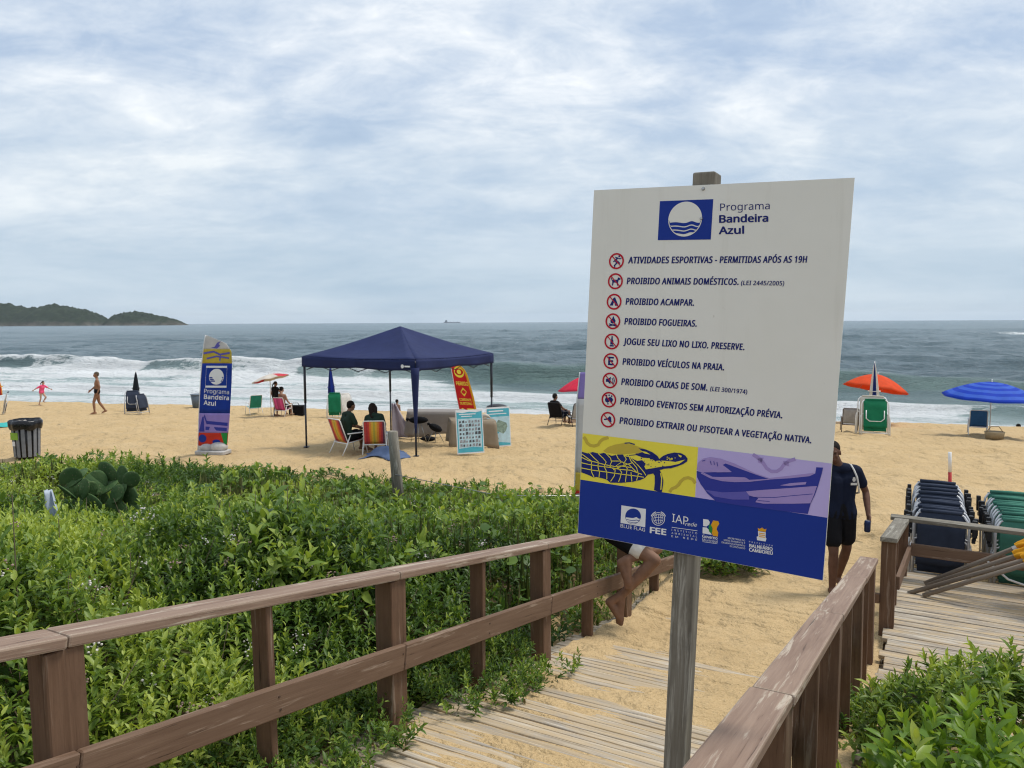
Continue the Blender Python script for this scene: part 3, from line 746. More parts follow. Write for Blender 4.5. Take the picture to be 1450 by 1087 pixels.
    for i in range(700):
        y = random.uniform(2.2, 10); x = y * random.uniform(-.85, .1)
        t = x * NN.x + y * NN.y
        if t > -3.0: continue
        z = gz(x, y); h = float(canopy(np.array(x), np.array(y))) * random.uniform(.6, 1.3)
        q = Vector((x, y, z)); w = Vector((random.uniform(-.3, .3), random.uniform(-.3, .3), h))
        k = Vector((random.uniform(-.08, .08), random.uniform(-.08, .08), 0))
        b.tube([q, q + w * .5 + k, q + w], [.005, .004, .002], 4, False)
    tag(b.build('dry_twigs', M['stem'], None, (0, 5, 1)), 'thin brown twigs sticking up through the dune scrub', 'twigs', kind='stuff')
    # flower heads, white and faded pink
    b = MB(); fm = [plain('flower_white', (0.62, 0.58, 0.54), 0.8), plain('flower_faded', (0.36, 0.25, 0.21), 0.8)]
    for i in range(330):
        y = random.uniform(2.3, 11) if i > 90 else random.uniform(2.4, 4.5); x = y * random.uniform(-.8, .05)
        if x * NN.x + y * NN.y > -3.05: continue
        h = float(canopy(np.array(x), np.array(y))) * random.uniform(.75, 1.06); z = gz(x, y) + h
        b.cur = 0 if random.random() < .6 else 1
        for k in range(random.randint(6, 20)):
            s = random.uniform(.004, .009)
            b.ell((x + random.gauss(0, .022), y + random.gauss(0, .022), z + random.gauss(0, .015)), (s, s, s * .8), 5, 3)
    tag(b.build('wild_flowers', fm, None, (0, 5, 1)), 'small white and faded pink flower heads dotted through the scrub', 'flowers', kind='stuff')
build_scrub()

def shrub(label, cx, cy, rx, ry, h, n, nleaf, L, tmpl, mat, tint0, young, wratio, group=None, lean=.6, seedy=0, stems=14):
    gz0 = gz(cx, cy); r = thing('shrub', label, 'shrub', (cx, cy, gz0), group=group)
    b = MB()
    for i in range(stems):
        a = random.uniform(0, 6.28); k = random.uniform(.3, .85)
        q = Vector((cx + math.cos(a) * rx * k, cy + math.sin(a) * ry * k, gz0 + h * random.uniform(.5, .8)))
        p0 = Vector((cx + random.uniform(-.12, .12), cy + random.uniform(-.12, .12), gz0 - .05))
        b.tube([p0, (p0 + q) / 2 + Vector((0, 0, .1)), q], [.012, .008, .004], 5, False)
    b.build('stem', M['stem'], r)
    u = norm(rng.normal(0, 1, (n, 3))); u[:, 2] = np.abs(u[:, 2]); rad = rng.uniform(.35, 1, n) ** .5
    lump = 0.72 + 0.56 * fbm(u[:, 0] * 2 + 5 + seedy, u[:, 1] * 2 + u[:, 2] * 2, 200 + seedy, 3)
    P = u * (rad * lump)[:, None] * np.array([rx, ry, h * .92]) + np.array([cx, cy, gz0])
    P[:, 2] = np.maximum(P[:, 2], ground(P[:, 0], P[:, 1]) + .03)
    v, f, t = sprigs(P, np.full(n, L * 1.9), nleaf, np.full(n, L) * rng.uniform(.75, 1.2, n), tmpl, lean=lean, wratio=wratio, tint0=tint0, tintv=.14, young=young)
    loc = np.array([cx, cy, gz0]); o = leaf_mesh('foliage', [(v - loc, f, t)], mat); o.parent = r
    return r
shrub('bright yellow green shrub with broad leaves in the bottom right corner', 1.50, 2.42, .52, .36, .97, 360, 9, .105, LEAF_HI, M['bright'], .35, .4, .46, seedy=1, lean=.5)
shrub('dark green small leaved shrub against the right railing posts', 1.62, 3.05, .62, .50, .42, 700, 10, .062, LEAF_HI, M['scrub'], .34, .33, .42, seedy=2)
shrub('mid green drooping leaved shrub growing up against the timber platform', 2.90, 4.25, .95, .60, .72, 820, 11, .085, LEAF_HI, M['scrub'], .50, .42, .33, seedy=3)
shrub('low sprawling green shrub at the foot of the platform edge', 2.30, 4.95, .62, .40, .30, 420, 9, .06, LEAF_HI, M['scrub'], .38, .3, .4, seedy=5)
shrub('small green shrub past the end of the long railing, under the sign', 2.55, 9.35, .62, .42, .42, 380, 9, .085, LEAF_LO, M['scrub'], .40, .3, .5, seedy=7)

def cactus_mat():
    m, t, b = new_mat('cactus_skin'); p = t.add('ShaderNodeTexCoord').outputs['Object']
    c = t.ramp(t.noise(p, 7, 5, .65), [(.3, (.038, .085, .03)), (.6, (.075, .13, .045)), (.8, (.13, .17, .07))])
    vo = t.add('ShaderNodeTexVoronoi', Vector=p, Scale=26.0).outputs[0]; c = t.mix(t.ramp(vo, [(.10, .75), (.2, 0.0)]), c, (.26, .22, .14))
    c = t.mix(t.ramp(t.noise(p, 5, 6, .75), [(.62, 0.0), (.70, .8)]), c, (.16, .11, .06))
    t.set(b.inputs['Base Color'], c); b.inputs['Roughness'].default_value = .7; b.inputs['Specular IOR Level'].default_value = .2
    t.set(b.inputs['Normal'], t.add('ShaderNodeBump', Strength=.5, Distance=.02, Height=t.noise(p, 16, 4, .6)).outputs[0]); return m
def cactus(label, p, n, sz, seed, top):
    rnd = random.Random(seed); r = thing('cactus', label, 'cactus', p, group='prickly pear cacti in the scrub')
    pads = []
    for i in range(n * 6):
        if len(pads) >= n: break
        if i < 5 or not pads: base = Vector(p) + Vector((rnd.uniform(-.45, .45), rnd.uniform(-.2, .2), .12))
        else: base = pads[rnd.randrange(len(pads))]
        tilt = rnd.uniform(-.95, .95); yaw = rnd.uniform(-.8, .8); s = sz * rnd.uniform(.75, 1.15)
        A = Vector((math.sin(tilt), rnd.uniform(-.3, .3), math.cos(tilt))).normalized()
        S = Vector((math.cos(yaw), math.sin(yaw), 0)); S = (S - A * S.dot(A)).normalized(); N = A.cross(S)
        if (base + A * s).z > p[2] + top: continue
        b = MB(); b.ell(base + A * s * .48, (s * .40, s * .07, s * .52), 14, 10, Matrix((S, N, A)).transposed())
        b.build('pad', M['cactus'], r)
        pads.append(base + A * s * .92 + S * rnd.uniform(-.1, .1) * s)
M['cactus'] = cactus_mat()
cp = at(150, 735, 9.3); cactus('tall prickly pear cactus with many round pads', (cp.x, cp.y, gz(cp.x, cp.y) - .12), 30, .30, 4, 1.0)
cp = at(98, 735, 9.6); cactus('lower prickly pear cactus beside the white bag', (cp.x, cp.y, gz(cp.x, cp.y)), 15, .28, 9, .95)
# ------------------------------------------------------------------ lettering
_fonts = {}
def font(kind):
    if kind not in _fonts:
        f = None
        try:
            p = bpy.utils.system_resource('DATAFILES', path='fonts')
            import os
            q = os.path.join(p, 'NotoSansHebrew-Regular.woff2')
            if kind == 'inter' and os.path.exists(q): f = bpy.data.fonts.load(q)
        except Exception: f = None
        _fonts[kind] = f
    return _fonts[kind]
def text2d(s, bold=0.0, shear=0.0, spacing=1.0, res=3):
    """lettering as flat 2D shapes: cap height 1, starting at 0"""
    cu = bpy.data.curves.new('letters', 'FONT'); cu.body = s; cu.size = 1.0; cu.resolution_u = res
    f = font('inter')
    if f: cu.font = f
    cu.offset = bold; cu.space_character = spacing; cu.fill_mode = 'FRONT'
    o = bpy.data.objects.new('letters', cu); COL.objects.link(o)
    dg = bpy.context.evaluated_depsgraph_get(); dg.update()
    me = bpy.data.meshes.new_from_object(o.evaluated_get(dg))
    V = np.array([(v.co.x, v.co.y) for v in me.vertices]) if len(me.vertices) else np.zeros((0, 2))
    F = [tuple(p.vertices) for p in me.polygons]
    bpy.data.objects.remove(o); bpy.data.curves.remove(cu); bpy.data.meshes.remove(me)
    return V, F
_cap = {}
def letters(b, s, fn, x0, y0, x1, y1, h, bold=0.0, shear=0.0, spacing=1.0, d=0.0, up=(0, -1)):
    """write s from (x0, y0) to (x1, y1) along its baseline, cap height h, through fn(x, y, depth)"""
    V, F = text2d(s, 0.0, shear, spacing)
    if not len(V): return
    if 0 not in _cap:
        H, _ = text2d('H'); _cap[0] = H[:, 1].max()
    w0, w1 = V[:, 0].min(), V[:, 0].max()
    L = math.hypot(x1 - x0, y1 - y0); dx, dy = (x1 - x0) / L, (y1 - y0) / L
    ux, uy = up
    # a heavier weight is three prints of the letters a hair apart
    for sh, sv, dp in (((0, 0, 0),) if not bold else tuple((bold * 1.15 * math.cos(k * 1.0472), bold * .8 * math.sin(k * 1.0472), k * .00008) for k in range(6))):
      vs = []
      for x, y in V:
          yy = y / _cap[0] * h + sv * h
          xx = (x - w0) / (w1 - w0) * (L - shear * h) + shear * yy + sh * h
          vs.append(fn(x0 + dx * xx + ux * yy, y0 + dy * xx + uy * yy, d + dp))
      b._add(vs, F, None, False)
def stroke(b, pts, w, fn, d, closed=False):
    """a painted line through 2D points"""
    P = [Vector(p) for p in pts]; n = len(P); L, Rr = [], []
    for i in range(n):
        a = P[(i - 1) % n] if (closed or i) else P[0]; c = P[(i + 1) % n] if (closed or i < n - 1) else P[-1]
        T = (c - a); T = T.normalized() if T.length else Vector((1, 0)); N = Vector((-T.y, T.x))
        L.append(P[i] + N * w / 2); Rr.append(P[i] - N * w / 2)
    for i in range(n if closed else n - 1):
        j = (i + 1) % n
        b.poly([fn(*L[i], d), fn(*L[j], d), fn(*Rr[j], d), fn(*Rr[i], d)])
def disc(b, cx, cy, r, fn, d, n=40, ry=None): b.poly([fn(cx + r * math.cos(6.28318 * i / n), cy + (ry or r) * math.sin(6.28318 * i / n), d) for i in range(n)])
def ring(b, cx, cy, r, w, fn, d, n=40): stroke(b, [(cx + r * math.cos(6.28318 * i / n), cy + r * math.sin(6.28318 * i / n)) for i in range(n)], w, fn, d, True)
def arc(cx, cy, rx, ry, a0, a1, n=14): return [(cx + rx * math.cos(R(a0 + (a1 - a0) * i / n)), cy + ry * math.sin(R(a0 + (a1 - a0) * i / n))) for i in range(n + 1)]

def ink(name, col, rough=0.55): return plain(name, col, rough, 0.05, 3.0, spec=.15)
def board_mat():
    m, t, b = new_mat('sign_white'); g = t.add('ShaderNodeTexCoord').outputs['Object']
    run = t.noise(t.mapping(g, scale=(14, 14, 0.9)), 1.0, 6, 0.65); spot = t.noise(g, 34, 4, 0.7); patch = t.noise(g, 2.2, 4, 0.6)
    c = t.ramp(patch, [(0.3, (0.73, 0.715, 0.64)), (0.7, (0.79, 0.775, 0.71))])
    c = t.mix(t.ramp(run, [(0.56, 0.0), (0.80, 0.28)]), c, (0.46, 0.42, 0.33))
    c = t.mix(t.ramp(spot, [(0.70, 0.0), (0.76, 0.45)]), c, (0.33, 0.28, 0.21))
    t.set(b.inputs['Base Color'], c); t.set(b.inputs['Roughness'], t.ramp(patch, [(0.3, 0.32), (0.7, 0.5)])); return m
M['board'] = board_mat()
M['blue'] = ink('ink_blue', (0.012, 0.038, 0.27)); M['navy'] = ink('ink_navy', (0.013, 0.022, 0.15))
M['red'] = ink('ink_red', (0.50, 0.012, 0.03)); M['yellow'] = ink('ink_yellow', (0.84, 0.72, 0.075)); M['ochre'] = ink('ink_ochre', (0.56, 0.43, 0.06))
M['lilac'] = ink('ink_lilac', (0.50, 0.42, 0.74)); M['mauve'] = ink('ink_mauve', (0.36, 0.27, 0.56)); M['inkwhite'] = ink('ink_white', (0.78, 0.78, 0.78))
M['inkgreen'] = ink('ink_green', (0.02, 0.24, 0.05)); M['inkgold'] = ink('ink_gold', (0.75, 0.36, 0.02))
M['boatblue'] = ink('ink_boat', (0.035, 0.045, 0.30)); M['midblue'] = ink('ink_mid', (0.12, 0.11, 0.42))

# ------------------------------------------------------------------ the sign
S_TL = CAM + Vector((0.2835, 2.673, 0.447)); S_E = Vector((0.866, -0.498, -0.044)).normalized()
S_V = Vector((0.0392, -0.0108, 0.9992)); S_V = (S_V - S_E * S_V.dot(S_E)).normalized(); S_N = S_E.cross(S_V)   # towards the camera
S_W, S_H = 0.820, 1.20
def sg(u, w, d=0.0): return S_TL + S_E * u - S_V * w + S_N * d
def uv(px, py):
    q = ray(px, py); k = (S_TL - CAM).dot(S_N) / q.dot(S_N); p = CAM + q * k - S_TL
    return p.dot(S_E), -p.dot(S_V)
def spx(px, py, d=0.0): return sg(*uv(px, py), d)
def z5(x, y, d=0.0): return spx(810 + x / 3.6225, 530 + y / 3.6225, d)         # enlarged views of the photograph
def z7(x, y, d=0.0): return spx(860 + x / 5.8, 700 + y / 5.8, d)
def zt(x, y, d=0.0): return spx(810 + x / 7.632, 600 + y / 7.632, d)
def zb(x, y, d=0.0): return spx(980 + x / 6.905, 620 + y / 6.905, d)
E1, E2, E3, E4 = .0008, .0014, .0020, .0026
def build_sign():
    base = sg(.375, 2.02, -.05)
    r = thing('sign', 'large leaning beach rules sign on a grey wooden post by the walkway', 'sign', base)
    b = MB(); top = sg(.375, -.043, -.045); bot = sg(.402, 2.75, -.045); ax = (top - bot).normalized()
    X = S_E; X = (X - ax * X.dot(ax)).normalized(); Y = ax.cross(X)
    b.box((top + bot) / 2, ((top - bot).length, .073, .078), (ax, X, Y)); b.build('post', M['grey_wood'], r, bev=.006, seg=2)
    b = MB(); b.prism([(0, 0), (S_W, 0), (S_W, S_H), (0, S_H)], lambda u, w, d: sg(u, w, d - .005), .005)
    panel = b.build('panel', M['board'], r)
    b = MB()
    for u, w in ((.378, .012), (.378, .105)):
        for k in range(1): b.tube([sg(u, w, 0.0), sg(u, w, .006)], [.006, .004], 8)
    b.build('screw', M['steel'], panel)
    # header emblem
    b = MB(); A = [uv(*p) for p in ((934.8, 285), (1010, 281.4), (1006.6, 339.1), (931.2, 339.7))]
    u0, u1 = A[3][0] * .5 + A[0][0] * .5, A[1][0] * .5 + A[2][0] * .5; w0, w1 = (A[0][1] + A[1][1]) / 2, (A[2][1] + A[3][1]) / 2
    b.poly([sg(u0, w0, E1), sg(u0, w1, E1), sg(u1, w1, E1), sg(u1, w0, E1)]); b.build('emblem_field', M['blue'], panel)
    cu, cw = uv(970.1, 310.1); rr = (w1 - w0) * .44
    b = MB(); disc(b, cu, cw, rr, sg, E2, 56); b.build('emblem_disc', M['board'], panel)
    b = MB()
    def wave(k, lo):  # navy waves in the lower half of the disc
        up_, dn = [], []
        for i in range(25):
            x = -1 + 2 * i / 24.0
            y = k - .18 * math.exp(-((x - .42) / .30) ** 2) + .07 * math.sin((x + .1) * 3)
            lim = math.sqrt(max(0, .96 - x * x))
            up_.append((x, min(max(y, -lim), lim))); dn.append((x, min(max(y + lo, -lim), lim)))
        return [(cu + x * rr * .97, cw + y * rr * .97) for x, y in up_ + dn[::-1]]
    for k, lo in ((.24, .19), (.50, .17), (.74, .15)): b.poly([sg(x, y, E3) for x, y in wave(k, lo)])
    b.build('emblem_waves', M['blue'], panel)
    b = MB()
    letters(b, 'Programa', spx, 1019.8, 298.3, 1090, 295.9, 10.2, 0.0, d=E1)
    letters(b, 'Bandeira', spx, 1019, 315.0, 1087.4, 313.4, 10.2, 0.055, d=E1)
    letters(b, 'Azul', spx, 1018.4, 331.2, 1053.2, 330.4, 10.2, 0.055, d=E1)
    b.build('heading', M['navy'], panel)
    # the nine rules
    rules = [('ATIVIDADES ESPORTIVAS - PERMITIDAS APÓS AS 19H', 889.9, 372.6, 1143, 371.4, 9.0, None),
             ('PROIBIDO ANIMAIS DOMÉSTICOS.', 887.9, 401.9, 1046.5, 403.0, 8.8, ('(LEI 2445/2005)', 1049.3, 403.2, 1110.8, 403.9)),
             ('PROIBIDO ACAMPAR.', 886.3, 430.9, 983.4, 432.6, 8.8, None),
             ('PROIBIDO FOGUEIRAS.', 884.6, 459.0, 987.2, 462.2, 8.8, None),
             ('JOGUE SEU LIXO NO LIXO. PRESERVE.', 883.2, 487.3, 1054.8, 495.4, 8.8, None),
             ('PROIBIDO VEÍCULOS NA PRAIA.', 881.9, 515.9, 1026, 524.1, 8.8, None),
             ('PROIBIDO CAIXAS DE SOM.', 880.1, 544.4, 1002.4, 552.8, 8.9, ('(LEI 300/1974)', 1005.7, 553.0, 1058.4, 557.6)),
             ('PROIBIDO EVENTOS SEM AUTORIZAÇÃO PRÉVIA.', 878.7, 571.7, 1108.4, 592.0, 8.9, None),
             ('PROIBIDO EXTRAIR OU PISOTEAR A VEGETAÇÃO NATIVA.', 877.6, 599.4, 1149.5, 627.4, 8.9, None)]
    for s, x0, y0, x1, y1, h, law in rules:
        b = MB(); letters(b, s, spx, x0, y0, x1, y1, h * 1.0, 0.046, .13, spacing=1.10, d=E1)
        if law: letters(b, law[0], spx, *law[1:], 6.0, 0.034, .13, spacing=1.08, d=E1)
        b.build('rule_line', M['navy'], panel)
    ic = [(873, 369.5), (871.5, 398), (869.7, 427), (868, 454.7), (866.5, 483.3), (865, 511), (863.7, 538.5), (862.3, 565.7), (861, 594)]
    glyph = [
        [('l', [(-.1, -.12), (.22, .05), (.0, .3), (-.3, .62)], .17), ('l', [(-.1, -.12), (-.42, .1)], .13), ('l', [(.22, .05), (.5, .3)], .14), ('l', [(.18, -.42), (-.22, -.08), (.02, .14)], .22), ('l', [(.16, -.4), (.52, -.28), (.66, -.42)], .12), ('l', [(.16, -.4), (-.2, -.5)], .12), ('d', .36, -.62, .13), ('d', -.2, .72, .08)],
        [('p', [(-.5, -.1), (-.34, -.18), (.25, -.2), (.34, -.52), (.5, -.42), (.68, -.36), (.64, -.2), (.44, -.16), (.36, .16), (.40, .55), (.26, .55), (.2, .2), (-.22, .16), (-.3, .55), (-.44, .55), (-.42, .12)]), ('l', [(-.44, -.1), (-.6, -.42)], .1)],
        [('p', [(0, -.55), (.12, -.55), (.6, .5), (.16, .5), (0, -.1), (-.16, .5), (-.6, .5), (-.1, -.5)])],
        [('p', [(0, -.7), (.2, -.35), (.36, -.1), (.3, .2), (0, .3), (-.3, .2), (-.36, -.1), (-.15, -.25)]), ('l', [(-.5, .35), (.5, .6)], .15), ('l', [(-.5, .6), (.5, .35)], .15)],
        [('p', [(-.08, -.7), (.08, -.7), (.1, -.3), (.2, -.1), (.2, .4), (-.2, .4), (-.2, -.1), (-.1, -.3)]), ('p', [(-.28, .46), (.28, .46), (.28, .64), (-.28, .64)])],
        [('p', [(-.36, -.56), (.4, -.56), (.4, -.34), (-.1, -.34), (-.1, -.12), (.32, -.12), (.32, .1), (-.1, .1), (-.1, .32), (.4, .32), (.4, .54), (-.36, .54)])],
        [('p', [(-.55, -.2), (-.25, -.2), (.1, -.5), (.1, .5), (-.25, .2), (-.55, .2)]), ('l', arc(.1, 0, .32, .36, -60, 60, 8), .1), ('l', arc(.1, 0, .52, .56, -50, 50, 8), .1)],
        [('p', [(-.55, .0), (-.4, -.35), (-.1, -.2), (.1, -.4), (.4, -.3), (.6, -.05), (.4, .35), (.1, .2), (-.15, .42), (-.45, .3)]), ('d', -.35, -.5, .11), ('d', .0, -.58, .11), ('d', .35, -.5, .11), ('d', -.1, .55, .1)],
        [('p', [(-.6, -.05), (-.1, -.16), (.2, -.5), (.42, -.36), (.5, .26), (.2, .28), (-.02, .02), (-.5, .1)])]]
    for (x, y), gl in zip(ic, glyph):
        u, w = uv(x, y); q = .0265
        b = MB(); f = lambda a, c, d: sg(u + a * q, w + c * q, d)
        for g in gl:
            if g[0] == 'p': b.poly([f(a, c, E1) for a, c in g[1]])
            elif g[0] == 'l': stroke(b, g[1], g[2], f, E1 + .0003)
            else: disc(b, g[1], g[2], g[3], f, E1, 14)
        ob = b.build('prohibition_mark', M['navy'], panel)
        b = MB(); ring(b, 0, 0, .92, .21, f, E2, 44); stroke(b, [(-.66, -.66), (.66, .66)], .13, f, E2); b.build('red_ring', M['red'], ob)
    # picture bands
    wl = (uv(825.7, 615)[1] + uv(823, 680.5)[1]) / 2
    wy0 = np.mean([uv(825.7, 615)[1], uv(987.5, 632.7)[1], uv(1178.5, 654.2)[1]]); wy1 = np.mean([uv(823, 680.5)[1], uv(985.6, 703.4)[1], uv(1173, 731.8)[1]])
    um = np.mean([uv(987.5, 632.7)[0], uv(985.6, 703.4)[0]])
    def rect(u0, w0, u1, w1, d): return [sg(u0, w0, d), sg(u0, w1, d), sg(u1, w1, d), sg(u1, w0, d)]
    b = MB(); b.poly(rect(.001, wy0, um, wy1, E1)); yel = b.build('turtle_picture', M['yellow'], panel)
    b = MB(); b.poly(rect(um, wy0, S_W - .001, wy1, E1)); lil = b.build('boat_picture', M['lilac'], panel)
    b = MB(); b.poly(rect(.001, wy1, S_W - .001, S_H - .001, E1)); blu = b.build('blue_band', M['blue'], panel)
    clipw = lambda pts, f, d: [f(x, y, d) for x, y in pts]
    b = MB()
    stroke(b, [(128, 140), (150, 170), (165, 205), (200, 232), (240, 238), (285, 225), (305, 190), (335, 165), (395, 146)], 34, zt, E2)
    stroke(b, [(1055, 735), (1080, 700), (1120, 685), (1150, 660), (1175, 620), (1215, 588), (1260, 580), (1305, 600), (1335, 640)], 34, zt, E2)
    b.poly(clipw([(340, 290), (390, 250), (470, 222), (560, 208), (640, 220), (730, 250), (800, 275), (740, 318), (600, 326), (480, 324), (370, 310)], zt, E2 + .0002))
    b.build('ochre_shapes', M['ochre'], yel)
    body = [(108, 300), (170, 318), (225, 303), (300, 322), (345, 312), (430, 345), (500, 330), (580, 330), (640, 322), (720, 318), (770, 300), (720, 262), (800, 275), (870, 305), (925, 345), (945, 378), (985, 345), (1040, 322), (1110, 308), (1180, 316), (1225, 340), (1250, 375), (1245, 405), (1205, 432), (1140, 458), (1075, 478), (1000, 484), (950, 497), (975, 560), (988, 610), (985, 660), (972, 738), (925, 728), (888, 715), (896, 640), (895, 560), (880, 535), (820, 548), (790, 582), (740, 606), (660, 624), (540, 636), (415, 634), (375, 600), (300, 580), (265, 572), (235, 578), (180, 552), (102, 522)]
    b = MB(); b.poly(clipw(body, zt, E3)); stroke(b, [(570, 208), (620, 204), (680, 222)], 12, zt, E3); b.build('turtle', M['navy'], yel)
    b = MB(); cells = [
        [(102, 358), (180, 395), (260, 412), (360, 440), (470, 460), (560, 450), (650, 420)], [(102, 418), (200, 440), (300, 455), (420, 470), (520, 490), (640, 500), (760, 545)],
        [(102, 474), (220, 498), (330, 512), (450, 530), (560, 545), (680, 560), (780, 575)], [(110, 325), (170, 370), (215, 400), (212, 460), (215, 520), (240, 572)],
        [(190, 312), (245, 370), (285, 405), (285, 470), (300, 520), (295, 575)], [(285, 318), (340, 370), (372, 410), (350, 460), (378, 515), (380, 596)],
        [(370, 318), (420, 370), (430, 410), (410, 455), (470, 500), (460, 560), (420, 620)], [(480, 325), (500, 370), (540, 410), (480, 450), (540, 520), (520, 590), (505, 625)],
        [(560, 330), (590, 380), (560, 430), (600, 480), (590, 540), (580, 625)], [(610, 330), (640, 400), (700, 470), (720, 540), (700, 610)], [(640, 370), (720, 450), (780, 520), (800, 555)],
        [(430, 400), (520, 400), (620, 440), (700, 520)], [(450, 495), (540, 455), (640, 470)], [(640, 520), (650, 620)]]
    for c in cells: stroke(b, c, 8.5, zt, E4)
    for p in ([(600, 345), (700, 338), (770, 365), (850, 370), (900, 400), (960, 395), (1040, 400), (1120, 410), (1225, 385), (1160, 430), (1060, 452), (960, 462), (870, 478), (800, 490), (780, 450), (700, 395)], [(740, 290), (800, 300), (850, 330), (790, 318)], [(1150, 330), (1190, 345), (1180, 362), (1158, 350)]):
        b.poly(clipw(p, zt, E4))
    for c in ([(960, 530), (972, 590), (968, 650), (962, 710)], [(620, 350), (560, 340)], [(690, 322), (560, 334)]): stroke(b, c, 11, zt, E4 + .0002)
    b.build('turtle_scales', M['yellow'], yel)
    b = MB()
    for p in ([(700, 400), (760, 390), (800, 430), (780, 468), (730, 440)], [(830, 345), (880, 340), (900, 375), (850, 385)], [(745, 330), (810, 325), (830, 352), (770, 358)]): b.poly(clipw(p, zt, E4 + .0004))
    rr_ = random.Random(3)
    for i in range(34):
        x, y = rr_.uniform(640, 1010), rr_.uniform(365, 470)
        disc(b, x, y, rr_.uniform(3, 7), zt, E4 + .0004, 7)
    b.build('turtle_spots', M['navy'], yel)
    b = MB()
    for i in range(14):
        x, y = rr_.uniform(1030, 1120), rr_.uniform(355, 400); disc(b, x, y, rr_.uniform(4, 8), zt, E4 + .0004, 7)
    b.build('turtle_cheek', M['yellow'], yel)
    # boat
    b = MB(); stroke(b, [(595, 160), (665, 205), (700, 250), (730, 295), (775, 325), (830, 325), (870, 300), (900, 258), (945, 225), (1010, 205)], 34, zb, E2)
    b.poly(clipw([(640, 200), (700, 190), (680, 250), (650, 240)], zb, E2)); b.poly(clipw([(890, 225), (950, 230), (945, 275), (905, 262)], zb, E2))
    b.poly(clipw([(45, 310), (60, 240), (110, 200), (180, 185), (280, 200), (420, 250), (620, 345), (760, 390), (1150, 345), (1190, 340), (1180, 375), (800, 420), (450, 440), (200, 400)], zb, E2 + .0002))
    b.build('boat_inside', M['mauve'], lil)
    hull = [(46, 320), (95, 335), (180, 385), (300, 418), (420, 428), (560, 424), (750, 405), (960, 392), (1150, 372), (1205, 345), (1215, 285), (1282, 288), (1268, 350), (1235, 460), (1200, 560), (1160, 640), (1132, 742), (950, 720), (700, 688), (450, 655), (240, 622), (150, 540), (85, 450), (50, 380)]
    b = MB(); b.poly(clipw(hull, zb, E3))
    b.poly(clipw([(110, 335), (390, 330), (300, 262), (330, 248), (470, 300), (620, 355), (750, 398), (560, 408), (530, 388), (200, 378)], zb, E3 - .0003))
    b.build('boat_hull', M['boatblue'], lil)
    b = MB()
    b.poly(clipw([(130, 505), (300, 530), (560, 520), (560, 600), (400, 600), (220, 570)], zb, E4)); b.build('boat_flank', M['midblue'], lil)
    b = MB(); b.poly(clipw([(530, 520), (700, 505), (950, 488), (1180, 470), (1222, 468), (1195, 550), (1158, 636), (1000, 640), (700, 640), (620, 625), (650, 585), (560, 560)], zb, E4 + .0002))
    b.poly(clipw([(860, 462), (960, 440), (1120, 428), (1110, 452), (960, 466)], zb, E4)); stroke(b, [(90, 340), (180, 388), (300, 416), (420, 425), (560, 422), (760, 400)], 9, zb, E4)
    b.poly(clipw([(120, 318), (180, 300), (300, 305), (390, 332), (250, 334)], zb, E4)); b.poly(clipw([(200, 382), (400, 378), (520, 384), (548, 402), (400, 410), (260, 404)], zb, E4))
    b.build('boat_planks', M['mauve'], lil)
    b = MB()
    for c in ([(560, 575), (800, 580), (1000, 560), (1180, 545)], [(640, 610), (760, 618)], [(100, 225), (130, 215)], [(180, 222), (190, 260)], [(215, 225), (220, 262)], [(245, 232), (252, 275)]): stroke(b, c, 6, zb, E4 + .0005)
    b.build('boat_lines', M['boatblue'], lil)
    # sponsors' marks on the blue band
    wh, gd, gr = MB(), MB(), MB()
    wh.poly([z7(117, 88, E2), z7(110, 232, E2), z7(312, 268, E2), z7(318, 118, E2)])
    letters(wh, 'BLUE FLAG', z7, 110, 268, 310, 303, 28, .005, d=E2, up=(.02, -1))
    ring(wh, 420, 200, 52, 5, z7, E2); ring(wh, 420, 200, 38, 3, z7, E2)
    for k in (-.5, 0, .5): stroke(wh, arc(420, 200 + k * 45, 42, 14, 200, 340), 4, z7, E2); stroke(wh, arc(420, 200, 40 * abs(k) + 2, 40, 90 if k < 0 else -90, 270 if k < 0 else 90), 3.5, z7, E2)
    stroke(wh, arc(420, 200, 62, 62, 200, 250), 7, z7, E2); stroke(wh, arc(420, 200, 62, 62, 290, 340), 7, z7, E2)
    letters(wh, 'FEE', z7, 353, 313, 482, 332, 47, .07, d=E2, up=(.03, -1))
    letters(wh, 'IAP', z7, 533, 222, 665, 252, 66, .004, d=E2, up=(.03, -1)); letters(wh, 'rede', z7, 640, 255, 742, 264, 30, .006, .3, d=E2)
    stroke(wh, [(530, 268), (740, 297)], 4, z7, E2)
    for s, y in (('INSTITUTO', 296), ('AMBIENTAL', 322), ('EM REDE', 348)): letters(wh, s, z7, 528, y, 738, y + 30, 15, 0, spacing=1.7, d=E2)
    wh.poly([z7(x, y, E2) for x, y in ((788, 200), (830, 206), (842, 225), (838, 245), (815, 262), (788, 258))]); wh.poly([z7(x, y, E2) for x, y in ((784, 268), (815, 270), (838, 290), (858, 330), (783, 318))])
    letters(wh, 'Governo', z7, 782, 353, 905, 370, 25, .03, d=E2); letters(wh, 'Municipal', z7, 782, 379, 905, 396, 20, 0, d=E2); stroke(wh, [(782, 386), (905, 404)], 3, z7, E2)
    for i, (s, x0) in enumerate((('SECRETARIA DO', 990), ('MEIO AMBIENTE E', 958), ('DESENVOLVIMENTO', 940), ('ECONÔMICO', 1008))):
        y1 = 384 + i * 21.5; letters(wh, s, z7, x0, y1 - (1132 - x0) * .155, 1132, y1, 13, .004, d=E2)
    letters(wh, 'PREFEITURA', z7, 1165, 392, 1360, 425, 11, 0, spacing=1.8, d=E2)
